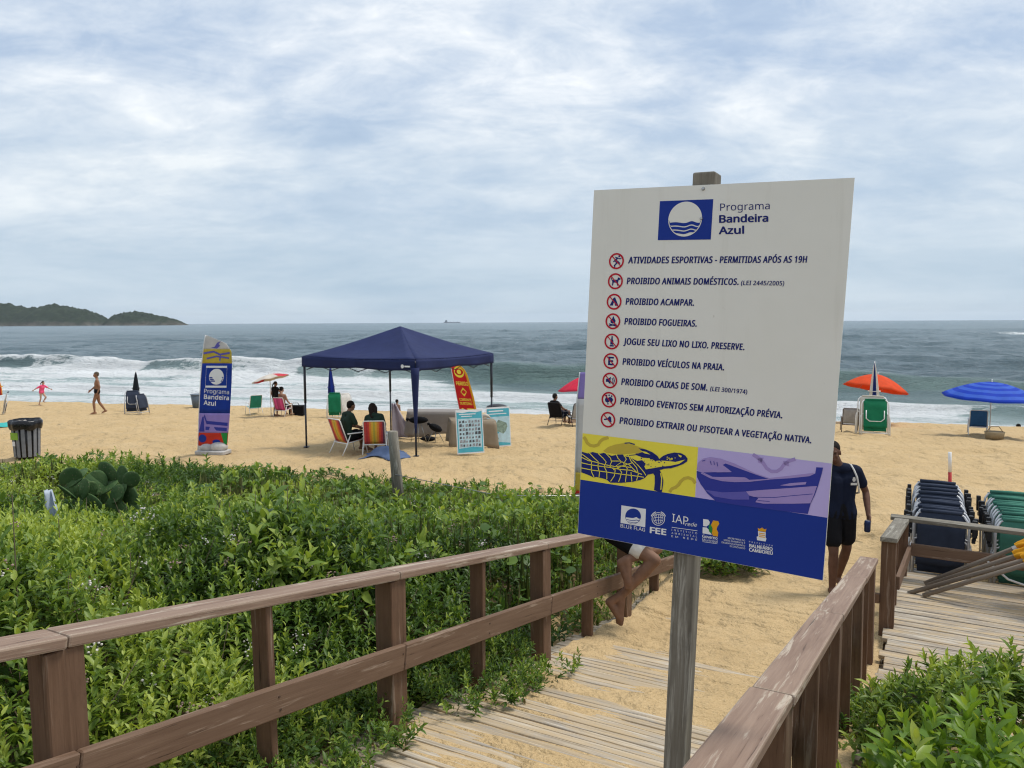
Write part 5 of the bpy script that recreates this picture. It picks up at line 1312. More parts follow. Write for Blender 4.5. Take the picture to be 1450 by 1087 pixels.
def closed_umbrella(label, loc, lean, mats, h=2.0, w=.13, n=8):
    r = thing('closed_parasol', label, 'parasol', loc); q = V3(loc); T = q + V3((lean[0], lean[1], h)); ax = (T - q).normalized(); X = ax.cross(V3((0, 1, 0))).normalized(); Y = ax.cross(X)
    b = MB(); b.tube([q - V3((0, 0, .15)), T + ax * .07], .017, 8); b.build('pole', M['white_pole'], r)
    mats = mats if isinstance(mats, list) else [mats]
    b = MB(); m = n * 6
    for i in range(n):
        b.cur = i % len(mats)
        def f(u, v, i=i):
            a = 2 * math.pi * (i + u) / n; rr = (.02 + w * (v ** .8) * (1.0 if v < .75 else 1 - (v - .75) * .6)) * (.72 + .28 * abs(math.cos(a * n / 2)))
            return T - ax * (v * h * .62) + X * math.cos(a) * rr + Y * math.sin(a) * rr
        b.grid(f, 6, 10)
    b.build('canopy', mats, r, solid=.004)
    b = MB(); b.tube([T - ax * h * .40 + X * math.cos(a * .5236) * w * 1.02 + Y * math.sin(a * .5236) * w * 1.02 for a in range(13)], .012, 6); b.build('tie', mats[0], r)
    return r

c_ = lambda n, c, t=.25: C_.setdefault(n, cloth(n, c, t))
GREEN = fabric('green_canvas', (.012, .16, .075)); TEAL = fabric('teal_canvas', (.03, .24, .17)); NAVYC = fabric('navy_canvas', (.034, .043, .068)); GREYC = fabric('grey_canvas', (.34, .34, .35)); BLUEC = fabric('blue_canvas', (.03, .10, .24)); MAG = stripes('magenta_stripes', [(.45, .02, .14), (.62, .05, .22), (.45, .02, .14), (.35, .02, .12), (.62, .05, .22), (.5, .02, .15)], 6, 0, .47)
GREENST = fabric('striped_green_canvas', (.055, .18, .13))
ALU = plain('grey_tube', (.54, .54, .55), .4, .15, metal=.3)

def build_chairs():
    global CH1, CH2, CH3, CH4
    CH1 = pplace(494, 641); beach_chair('rainbow striped chair on the left under the tent, turned sideways', CH1, R(136), STR, group='striped chairs under the tent')
    CH2 = pplace(532, 643); beach_chair('rainbow striped chair with its back to the railing, beside the blue cloth', CH2, R(186), STR, group='striped chairs under the tent')
    CH3 = pplace(401, 589); beach_chair('magenta striped chair near the red and white parasol', CH3, R(165), MAG, sc=.95)
    CH4 = pplace(791, 601); beach_chair('black beach chair tilted back beside the sign, facing the surf', CH4, R(150), BLACK, M['black'])
    p = pplace(815, 602); beach_chair('grey beach chair half hidden by the white banner', p, R(200), GREYC, M['black'])
    p = pplace(360, 586); beach_chair('empty green chair left of the red and white parasol', p, R(215), TEAL)
    p = pplace(1203, 611); beach_chair('pale grey chair beside the orange parasol', p, R(160), GREYC, plain('brown_tube', (.10, .07, .05), .5))
    p = pplace(1384, 615); beach_chair('blue chair under the blue parasol', p, R(152), BLUEC)
    # folded chairs leaning on closed parasols
    g = 'folded chairs leaning on closed parasols'
    p = pplace(188, 586); folded_chair('dark folded chair leaning on the black closed parasol', p, R(20), NAVYC, ALU, g, .25, .95, False, True); p2 = p + V3((.42, .15, 0)); folded_chair('dark folded chair standing edge on beside the black closed parasol', p2, R(75), NAVYC, ALU, g, .2, .8, False)
    p = pplace(474, 592); folded_chair('green folded chair leaning on the blue closed parasol behind the tent', p, R(8), GREEN, M['white_pole'], g, .12, 1.0, False)
    p2 = p + V3((.42, .25, 0)); folded_chair('white framed folded chair behind the green one at the blue closed parasol', p2, R(40), WHITEF, M['white_pole'], g, .15, .95, False)
    p = pplace(1239, 616); folded_chair('dark green folded chair in front of the blue and white closed parasol', p, R(-20), GREEN, M['white_pole'], g, .24, 1.05, False, True).scale = (1.4, 1.1, 1.1)
    p2 = p + V3((-.02, .25, 0)); folded_chair('cream folded chair right behind the dark green one, right of the sign', p2, R(-30), fabric('cream_canvas', (.55, .5, .42)), M['white_pole'], g, .20, 1.12, False).scale = (1.5, 1.1, 1.1)
    p = pplace(4, 586); folded_chair('dark folded chair at the left edge below the yellow closed parasol', p, R(-60), NAVYC, ALU, g, .2, .9, False)
    # rows of folded chairs behind the platform fence
    rz = -math.atan2(DD.x, DD.y)
    ord_ = ['front', 'second', 'third', 'fourth', 'fifth', 'sixth', 'seventh', 'eighth', 'ninth', 'tenth', 'eleventh', 'last']
    proto = {}
    for fab, t0, nm, word in ((NAVYC, .10, 'navy', 12), (GREENST, .94, 'green', 11)):
        gp = 'folded %s chairs stacked upright behind the fence' % nm
        for i in range(word):
            q = st(10.14 + i * .163 + random.uniform(-.012, .012), t0 + random.uniform(-.02, .02) - i * .004); q.z = gz(q.x, q.y) + random.uniform(-.012, .012)
            lab = '%s folded %s beach chair in the row behind the platform fence, %s' % (ord_[i] if i < word - 1 else 'rearmost', nm, 'counted from the fence')
            if nm not in proto: o = proto[nm] = folded_chair(lab, q, rz, fab, ALU, gp, 0, .84)
            else: o = copy_tree(proto[nm]); o.location = q
            o['label'] = lab; o.rotation_euler = (R(random.uniform(-9, -5)), R(random.uniform(-1.2, 1.2)), rz + R(random.uniform(-2.5, 2.5)))
build_chairs()

def build_umbrellas():
    p = pplace(384, 589); open_umbrella('red and white parasol tilted above the magenta chair', p, R(165), R(14), [c_('para_white', (.70, .64, .56)), c_('para_white', (.7, .64, .56)), c_('para_white', (.7, .64, .56)), c_('para_red', (.62, .06, .08))], .78, 1.72, 8, .20)
    p = pplace(1240, 600); open_umbrella('orange parasol right of the sign', p, R(20), R(12), c_('para_orange', (.80, .10, .025), .35), 1.27, 2.02, 8, .60)
    p = pplace(1401, 617); open_umbrella('blue parasol at the right edge of the beach', p, R(-80), R(3), [c_('para_blue', (.012, .06, .52), .3), c_('para_blue_light', (.05, .14, .62), .3)], 1.44, 1.76, 8, .48, rings=True)
    p = pplace(832, 596); open_umbrella('pink red parasol peeking out left of the sign', p, R(180), R(10), c_('para_pink', (.72, .035, .08), .3), 1.30, 1.90, 8, .45)
    closed_umbrella('black closed parasol with dark chairs against it', pplace(193, 583), (.05, 0), c_('para_black', (.012, .016, .022), .05), 1.75, .16)
    closed_umbrella('blue closed parasol standing behind the tent', pplace(471, 590), (-.05, 0), [c_('para_blue2', (.012, .035, .28), .1), c_('para_navy', (.01, .02, .12), .1)], 2.0, .15)
    closed_umbrella('blue and white closed parasol in front of the orange one', pplace(1237, 612), (-.04, 0), [c_('para_cream', (.70, .66, .58), .1), c_('para_navy2', (.015, .03, .15), .1)], 2.35, .19)
    closed_umbrella('yellow and red closed parasol cut by the left edge', pplace(-3, 580), (.02, 0), [c_('para_yellow', (.70, .36, .02), .1), c_('para_red2', (.5, .03, .03), .1)], 1.75, .22)
build_umbrellas()

# ------------------------------------------------------------------ tent
def build_tent():
    Nn, Lf, Rr_ = V3((-2.19, 17.4, 0)), V3((-5.24, 19.2, 0)), V3((-.50, 20.5, 0)); Bk = Lf + Rr_ - Nn; cs = [Nn, Rr_, Bk, Lf]
    ctr = (Nn + Bk) / 2; r = thing('gazebo', 'dark blue pop up gazebo tent standing on the sand', 'tent', (ctr.x, ctr.y, gz(ctr.x, ctr.y)))
    eave, val, apex = 2.27, .25, V3((ctr.x, ctr.y, 3.0))
    blue = c_('tent_navy', (.021, .030, .098), .10); legm = plain('tent_leg', (.03, .035, .05), .4, metal=.2)
    for c in cs:
        b = MB(); g = gz(c.x, c.y); inn = (ctr - c).normalized() * .05
        b.tube([V3((c.x, c.y, eave - .05)) + inn, V3((c.x, c.y, 1.1)) + inn], .032, 4); b.tube([V3((c.x, c.y, 1.15)) + inn, V3((c.x, c.y, g - .03)) + inn], .024, 4); b.box(V3((c.x, c.y, g + .012)) + inn, (.12, .12, .02)); b.build('leg', legm, r)
    roof = MB()
    for i in range(4):
        a, e = cs[i], cs[(i + 1) % 4]
        def f(u, v, a=a, e=e):
            p = lerp(a, e, u); p.z = eave - .035 * math.sin(u * math.pi); q = lerp(p, apex, v)
            q.z -= .13 * math.sin(v * math.pi) * (.35 + .65 * math.sin(u * math.pi)) * (1 - v * .4); return q
        roof.grid(f, 14, 12)
    roof.build('canopy', blue, r, solid=.006)
    for i in range(4):
        a, e = cs[i], cs[(i + 1) % 4]; o = ((a + e) / 2 - ctr).normalized()
        def f(u, v, a=a, e=e, o=o):
            p = lerp(a, e, u) + o * (.012 + .02 * math.sin(u * 19) * v); p.z = eave - .035 * math.sin(u * math.pi) - .008 - v * (val + .03 * abs(math.sin(u * 6.28)) - (.05 * math.sin(u * math.pi))); return p
        b = MB(); b.grid(f, 22, 4); b.build('valance', blue, r, solid=.005)
        b = MB()
        for s in (0, 1, 2, 3):
            u0, u1 = s / 4, (s + 1) / 4; z0, z1 = (eave - .10, eave - .34) if s % 2 == 0 else (eave - .34, eave - .10)
            q0, q1 = lerp(a, e, .02 + u0 * .96) - o * .05, lerp(a, e, .02 + u1 * .96) - o * .05; q0.z, q1.z = z0, z1; b.tube([q0, q1], .010, 4)
            q0, q1 = q0.copy(), q1.copy(); q0.z, q1.z = z1 - .0, z0; b.tube([q0 - o * .02, q1 - o * .02], .010, 4)
        b.build('truss', legm, r)
    # drawn-in corner cloth round the near leg and the maker's mark on the valance
    b = MB(); b.grid(lambda u, v: Nn + (ctr - Nn).normalized() * .05 + V3((math.cos(u * 6.283) * (.10 - .078 * v), math.sin(u * 6.283) * (.10 - .078 * v), eave - .2 - v * 1.5)), 12, 8); b.build('corner_sleeve', blue, r, solid=.004)
    b = MB(); a, e = Nn, Lf; o = ((a + e) / 2 - ctr).normalized(); X = (a - e).normalized()
    f = lambda x, y, d: lerp(a, e, .075) + o * (.06 + d) + X * x + V3((0, 0, eave - .17 + y))
    disc(b, -.06, 0, .045, f, 0); stroke(b, [(.0, .0), (.16, .0)], .035, f, 0); b.build('valance_mark', M['inkwhite'], r)
    p = Bk; t = thing('cloth', 'pale cloth hanging beside the back leg of the tent', 'cloth', (p.x, p.y, gz(p.x, p.y)))
    b = MB(); g = gz(p.x, p.y)
    b.grid(lambda u, v: V3((p.x + .05 + u * (.12 + .50 * v), p.y - .1 + .05 * math.sin(u * 12 + v * 2), g + 1.05 - v * 1.0)), 16, 10); b.build('hanging_cloth', c_('pale_lilac', (.60, .54, .60), .3), t, solid=.006)
build_tent()

def draped(name, label, cat, p0, p1, dep, h, mat, drop=.95, grp=None):
    """folding table under a cloth that hangs to near the sand; p0-p1 is its front edge"""
    c = (p0 + p1) / 2; X = (p1 - p0); Lg = X.length; X.normalize(); Y = V3((-X.y, X.x, 0)); g = gz(c.x, c.y); r = thing(name, label, cat, (c.x, c.y, g))
    base = V3((p0.x, p0.y, g))
    pts = [(0, 0), (Lg, 0), (Lg, dep), (0, dep)]
    for x, y in ((.08, .08), (Lg - .08, .08), (.08, dep - .08), (Lg - .08, dep - .08)):
        b = MB(); q = base + X * x + Y * y; b.tube([q + V3((0, 0, h - .03)), q - V3((0, 0, .03))], .014, 6); b.build('leg', ALU, r)
    b = MB(); b.box(base + X * Lg / 2 + Y * dep / 2 + V3((0, 0, h - .02)), (Lg, dep, .03), (X, Y, V3((0, 0, 1)))); b.build('tabletop', M['white_pole'], r)
    per = []; n = 16
    for i in range(4):
        a, e = pts[i], pts[(i + 1) % 4]
        for k in range(n): per.append((a[0] + (e[0] - a[0]) * k / n, a[1] + (e[1] - a[1]) * k / n))
    m = len(per); cx, cy = Lg / 2, dep / 2; b = MB()
    def f(u, v):
        x, y = per[int(round(u * m)) % m]; k = 1 + (.02 + .05 * math.sin(u * 60) * v + .10 * v * (1 if (abs(x - cx) > Lg * .45 and abs(y - cy) > dep * .42) else 0))
        return base + X * (cx + (x - cx) * k) + Y * (cy + (y - cy) * k) + V3((0, 0, h + .004 - v * h * drop * (.93 + .07 * math.sin(u * 31))))
    b.grid(f, m, 6); b.poly([base + X * (cx + (x - cx) * 1.02) + Y * (cy + (y - cy) * 1.02) + V3((0, 0, h + .004)) for x, y in per]); b.build('tablecloth', mat, r, solid=.005)
    return r, base, X, Y
def easel_board(label, px0, px1, ybot, h, turn, back, draw):
    """printed board leaning back on a strut"""
    a, e = at(px0, ybot[0], ybot[2]), at(px1, ybot[0], ybot[2] + ybot[1]); a.z = gz(a.x, a.y); e.z = a.z; X = V3((e.x - a.x, e.y - a.y, 0)); Wd = X.length; X.normalize(); Bd = V3((-X.y, X.x, 0)); U = (V3((0, 0, 1)) + Bd * back).normalized(); Nf = X.cross(U)
    Nf = -Nf if Nf.y > 0 else Nf
    r = thing('display_board', label, 'display board', a); f = lambda x, y, d=0: a + V3((0, 0, .03)) + X * x * Wd + U * y * h + Nf * d
    b = MB(); b.prism([(0, 0), (1, 0), (1, 1), (0, 1)], lambda x, y, d: f(x, y, -d), .02); b.build('board', M['inkwhite'], r)
    b = MB(); q = f(.5, .9, -.02); b.tube([q, V3((q.x, q.y, gz(q.x, q.y))) + Bd * .45], .012, 6); b.build('strut', M['steel'], r)
    draw(r, f); return r
M['cyan'] = plain('ink_cyan', (.07, .40, .50), .5); M['photo'] = plain('photo_grey', (.27, .27, .29), .5, .6, 30); M['photo2'] = plain('photo_dark', (.07, .07, .08), .5, .5, 30); M['map'] = plain('map_green', (.22, .30, .24), .5, .5, 12); M['paleblue'] = plain('ink_paleblue', (.45, .62, .68), .5, .15)
def build_stall():
    beige = c_('beige_cloth', (.36, .29, .21), .2); greyc = c_('grey_cloth', (.33, .30, .28), .2)
    p0, p1 = at(640, 633, 18.9), at(702, 633, 19.1)
    rT, base, X, Y = draped('table', 'table under a beige cloth behind the display boards', 'table', p0, p1, .7, .74, beige)
    q0, q1 = at(578, 615, 22.0), at(660, 615, 22.2)
    rG, base2, X2, Y2 = draped('table', 'long table under a grey cloth at the back of the tent', 'table', q0, q1, .7, .74, greyc, 1.0)
    bone = plain('bone', (.55, .50, .42), .7)
    for i, (k, lab) in enumerate(((.42, 'pale bone like exhibit on the left of the beige table'), (.62, 'dark curved exhibit in the middle of the beige table'), (.80, 'pale curved exhibit on the right of the beige table'))):
        q = base + X * (k * (p1 - p0).length) + Y * .3 + V3((0, 0, .75)); t = thing('exhibit', lab, 'exhibit', q, group='exhibits on the beige table'); b = MB()
        b.tube([q + X * (-.14 + .07 * j) + V3((0, 0, .03 + .07 * math.sin(j * .78))) for j in range(5)], [.02, .045, .05, .04, .015], 8); b.ell(q + X * -.12 + V3((0, 0, .05)), (.06, .05, .05)); b.build('shell', BLACK if i == 1 else bone, t)
    def stand(label, px, py, w, h, tilt):
        q = pplace(px, py); t = thing('display_stand', label, 'display stand', q, group='dark exhibits on stands under the tent'); b = MB(); rot = Matrix.Rotation(tilt, 3, 'Y')
        b.ell(q + V3((0, 0, h)), (w, w * .6, .10), 16, 8, rot); b.tube([q + V3((0, 0, h)) + rot @ V3((-w, 0, 0)), q + V3((0, 0, h)) + rot @ V3((-w * 1.25, 0, .04))], [.05, .03], 8); b.build('carapace', BLACK, t)
        for s in (-1, 0, 1):
            b = MB(); b.tube([q + V3((.05 * s, 0, h - .05)), q + V3((.22 * s, .1 * abs(s) - .12, 0))], .010, 6); b.build('leg', M['steel'], t)
    stand('larger dark rounded exhibit on a thin stand by the near tent leg', 593, 626, .27, .62, .0)
    stand('smaller dark tilted exhibit on a low stand beside the grey table', 617, 626, .20, .40, .45)
    t = thing('bag', 'dark bag lying on the sand under the exhibit stand', 'bag', pplace(606, 624)); q = V3(t.location); b = MB(); b.ell(q + V3((0, 0, .06)), (.22, .14, .07)); b.tube([q + V3((-.1, 0, .1)), q + V3((0, 0, .18)), q + V3((.1, 0, .1))], .012, 6); b.build('bag_body', BLACK, t)
    def draw1(r, f):
        b = MB()
        for p in ([(.03, .03), (.97, .03), (.97, .12), (.6, .15), (.03, .12)], [(.03, .80), (.97, .80), (.97, .96), (.75, .935), (.5, .955), (.25, .93), (.03, .95)], [(.03, .12), (.07, .12), (.07, .80), (.03, .80)], [(.93, .12), (.97, .12), (.97, .80), (.93, .80)]): b.poly([f(x, y, .003) for x, y in p])
        b.build('cyan_print', M['cyan'], r)
        b = MB(); b.poly([f(x, y, .0025) for x, y in ((.07, .13), (.93, .13), (.93, .80), (.07, .80))]); b.build('pale_print', M['paleblue'], r)
        b, b2 = MB(), MB()
        for i in range(7):
            for j in range(7):
                x, y, s = .11 + i * .115, .16 + j * .09, random.uniform(.028, .05)
                (b if random.random() < .6 else b2).poly([f(x + dx * s * 2, y + dy * s * 1.5, .005) for dx, dy in ((0, 0), (1, .1), (.95, 1), (.1, .9))])
        b.build('photo_print', M['photo'], r); b2.build('dark_print', M['photo2'], r)
        b = MB(); stroke(b, [(.12, .90), (.74, .90)], .022, f, .005); stroke(b, [(.2, .85), (.6, .85)], .018, f, .005); b.build('title_print', M['inkwhite'], r)
    easel_board('display board of small photos with a cyan border, in front of the beige table', 648, 686, (647, .25, 17.6), 1.02, 0, .13, draw1)
    def draw2(r, f):
        b = MB()
        for p in ([(.03, .76), (.97, .76), (.97, .96), (.03, .96)], [(.03, .03), (.97, .03), (.97, .08), (.5, .12), (.03, .07)], [(.03, .3), (.5, .34), (.45, .55), (.03, .6)]): b.poly([f(x, y, .003) for x, y in p])
        b.build('cyan_print', M['cyan'], r)
        b = MB(); b.poly([f(x, y, .002) for x, y in ((.03, .08), (.97, .08), (.97, .76), (.03, .76))]); b.build('pale_print', M['paleblue'], r)
        b = MB(); b.poly([f(.6 + .27 * math.cos(a * .5), .5 + .16 * math.sin(a * .5) * (1 + .2 * math.sin(a * 2)), .004) for a in range(12)]); b.poly([f(.28 + .2 * math.cos(a * .5), .2 + .08 * math.sin(a * .5), .004) for a in range(12)]); b.build('map_print', M['map'], r)
        b = MB(); stroke(b, [(.1, .9), (.72, .9)], .03, f, .005); stroke(b, [(.1, .83), (.85, .83)], .022, f, .005); b.build('title_print', M['inkwhite'], r)
    easel_board('display board with a map and cyan header, behind and right of the photo board', 691, 724, (630, .3, 19.4), 1.02, 0, .10, draw2)
    q = pplace(704, 618); t = thing('bin', 'black lidded bin behind the map display board', 'bin', q); b = MB(); b.tube([q, q + V3((0, 0, .85))], [.24, .30], 16); b.build('bin_body', BLACK, t); b = MB(); b.ell(q + V3((0, 0, .87)), (.32, .32, .10)); b.build('bag_lining', M['black'], t)
build_stall()

# ------------------------------------------------------------------ feather banners
def banner_fn(p, X, U, curve):
    """banner cloth coordinates: a across (0..1), b up (0..1)"""
    return lambda a, b, d=0.0: p + X * (a) + U * b + X.cross(U).normalized() * (d + curve * math.sin(a * 5 + b * 1.5))
def feather(name, label, p, X, Wd, H, bands, outline, mats, lean, draw, base_mat, wob=.02):
    r = thing(name, label, 'banner', p); Nf = V3((X.y, -X.x, 0)); Nf = -Nf if Nf.y > 0 else Nf
    U = (V3((0, 0, 1)) + X * lean).normalized()
    def f(a, b, d=0.0): return V3(p) + X * ((a - .5) * Wd) + U * (b * H) + Nf * (d + wob * math.sin(a * 4 + b * 3))
    L, Rr = outline
    def edge(b, tb):
        for (b0, a0), (b1, a1) in zip(tb[:-1], tb[1:]):
            if b0 <= b <= b1: return a0 + (a1 - a0) * (b - b0) / (b1 - b0)
        return tb[-1][1]
    for (b0, b1, m) in bands:
        q = MB(); q.grid(lambda u, v: f(edge(b0 + (b1 - b0) * v, L) * (1 - u) + edge(b0 + (b1 - b0) * v, Rr) * u, b0 + (b1 - b0) * v), 10, 10); q.build('cloth_band', m, r, solid=.004)
    q = MB(); q.tube([f(edge(b, L) - .02, b, -.012) for b in np.linspace(0, 1, 22)], .012, 6); q.tube([f(edge(0, L) - .02, 0, -.012), V3(p) + X * (edge(0, L) - .52) * Wd - V3((0, 0, .15))], .014, 6); q.build('pole', M['white_pole'], r)
    if draw: draw(r, f)
    q = MB(); q.box(V3(p) + V3((0, 0, -.02)), (Wd * .9, .4, .10), (X, Nf, V3((0, 0, 1)))); q.ell(V3(p) + X * .15 + V3((0, 0, .1)), (.22, .15, .12)); q.ell(V3(p) - X * .14 + V3((0, 0, .08)), (.18, .15, .10)); q.build('weight_bag', base_mat, r, bev=.02)
    return r
def emblem(r, f, cx, cy, w, h, fg, bg):
    b = MB(); stroke(b, [(cx - w, cy - h), (cx + w, cy - h), (cx + w, cy + h), (cx - w, cy + h)], .018, f, .006, True); b.build('emblem_frame', fg, r)
    b = MB(); disc(b, cx, cy, w * .70, f, .007, 32, h * .80); b.build('emblem_disc', fg, r)
    b = MB()
    for k in (.12, .34, .55):
        pts = [(cx + w * .68 * x * (1 - k * .35), cy - h * .8 * (k - .12 * math.exp(-((x - .4) / .3) ** 2))) for x in np.linspace(-1, 1, 17)]; stroke(b, pts, .011, f, .009)
    b.build('emblem_waves', bg, r)
def build_banners():
    p = pplace(302, 642); X = V3((.985, -.17, 0)).normalized(); p = V3((p.x, p.y, p.z + .05))
    L = [(0, .02), (.3, .03), (.6, .05), (.75, .07), (.9, .10), (1, .14)]; Rr = [(0, .92), (.3, .97), (.6, 1.0), (.75, 1.0), (.86, .97), (.93, .80), (1, .16)]
    H = 2.72; white = c_('banner_white', (.66, .63, .60), .25); yel = c_('banner_yellow', (.62, .48, .07), .25); blu = c_('banner_blue', (.015, .05, .34), .2); lil = c_('banner_lilac', (.36, .27, .62), .25); red = c_('banner_red', (.62, .05, .025), .25)
    def draw(r, f):
        emblem(r, f, .52, .645, .32, .085, M['inkwhite'], M['blue'])
        b = MB(); 
        for s, y, bo in (('Programa', .505, .0), ('Bandeira', .455, .06), ('Azul', .405, .06)): letters(b, s, lambda x, yy, d: f(x, yy, d), .17, y, .17 + (.76 if s != 'Azul' else .36), y - .010, .036, bo, up=(0, 1), d=.006)
        b.build('banner_words', M['inkwhite'], r)
        b = MB(); b.poly([f(x, y, .006) for x, y in ((.3, .895), (.42, .90), (.5, .935), (.62, .95), (.55, .925), (.6, .91), (.5, .885))]); stroke(b, [(.10, .845), (.4, .86), (.6, .835), (.92, .85)], .016, f, .006); stroke(b, [(.2, .80), (.5, .82), (.9, .805)], .014, f, .006); stroke(b, [(.6, .78), (.62, .83)], .04, f, .006); b.build('bird_print', M['midblue'], r)
        b = MB(); stroke(b, [(.2, .31), (.28, .25), (.92, .235)], .028, f, .006); stroke(b, [(.25, .20), (.9, .19)], .03, f, .006); b.poly([f(x, y, .006) for x, y in ((.04, .17), (.22, .17), (.18, .30), (.14, .30))]); b.build('boat_print', M['boatblue'], r)
        b = MB(); disc(b, .16, .11, .13, f, .006, 20, .035); disc(b, .6, .085, .12, f, .006, 20, .018); b.build('blue_spot', M['blue'], r)
        b = MB(); b.poly([f(x, y, .005) for x, y in ((.72, .16), (.93, .16), (.92, .06), (.84, .06))]); b.build('green_print', M['inkgreen'], r)
    feather('banner', 'tall blue feather banner with a white emblem standing at the scrub edge', p, X, .80, H, [(0, .045, white), (.045, .16, red), (.16, .33, lil), (.33, .76, blu), (.76, .88, yel), (.88, 1, white)], (L, Rr), None, .075, draw, plain('sandbag', (.45, .43, .41), .8, .25, 6))
    # second banner, half hidden behind the sign
    q = at(834, 700, 12.9); p = V3((q.x, q.y, gz(q.x, q.y)))
    feather('banner', 'white and purple feather banner mostly hidden behind the sign', p, V3((.96, -.28, 0)).normalized(), .50, 2.25, [(0, .10, red), (.10, .24, yel), (.24, .80, white), (.80, 1, lil)], ([(0, .0), (.5, .04), (.75, .02), (1, .1)], [(0, .92), (.5, 1), (.85, .95), (1, .3)]), None, .02, None, plain('sandbag_dark', (.25, .23, .21), .8))
    # red warning banner
    p = pplace(668, 606)
    def draw3(r, f):
        b = MB(); stroke(b, [(.42 + .26 * math.cos(a * .2618), .885 + .072 * math.sin(a * .2618)) for a in range(24)], .035, f, .006, True); disc(b, .42, .885, .12, f, .006, 14, .036)
        ob = []
        for s, y, hh in (('PERIGO', .68, .055), ('CORRENTE', .435, .036), ('DE RETORNO', .375, .036)): letters(b, s, f, .14, y, .80, y - .01, hh, .06, up=(0, 1), d=.006)
        for y in (.30, .255, .175, .13): stroke(b, [(.16, y), (.84, y - .008)], .03, f, .006)
        stroke(b, [(.3, .57), (.46, .625), (.62, .57), (.46, .515)], .03, f, .006, True); b.build('warning_words', M['yellow'], r)
    rd = c_('warning_red', (.62, .022, .025), .25); ye = c_('warning_yellow', (.75, .40, .03), .25)
    feather('banner', 'red warning banner with yellow words leaning behind the tent', p, V3((.98, -.18, 0)).normalized(), .62, 2.25, [(0, 1, rd)], ([(0, .02), (.5, .02), (1, .04)], [(0, .88), (.5, .86), (.85, .76), (.95, .62), (1, .42)]), None, -.20, draw3, BLACK)
    g = [o for o in bpy.data.objects if o.name.startswith('banner') and 'red warning' in o.get('label', '')][0]
    X = V3((.98, -.18, 0)).normalized(); Nf = V3((X.y, -X.x, 0)); Nf = -Nf if Nf.y > 0 else Nf; U = (V3((0, 0, 1)) + X * -.20).normalized(); P = V3(g.location)
    rr = [(0, .88), (.5, .86), (.85, .76), (.95, .62), (1, .42)]
    b = MB(); b.grid(lambda u, v: P + X * ((np.interp(v, [q[0] for q in rr], [q[1] for q in rr]) + u * .12 - .5) * .62) + U * (v * 2.25) + Nf * .02 * math.sin(4 + v * 3), 2, 14); b.build('yellow_edge', ye, g, solid=.004)
build_banners()

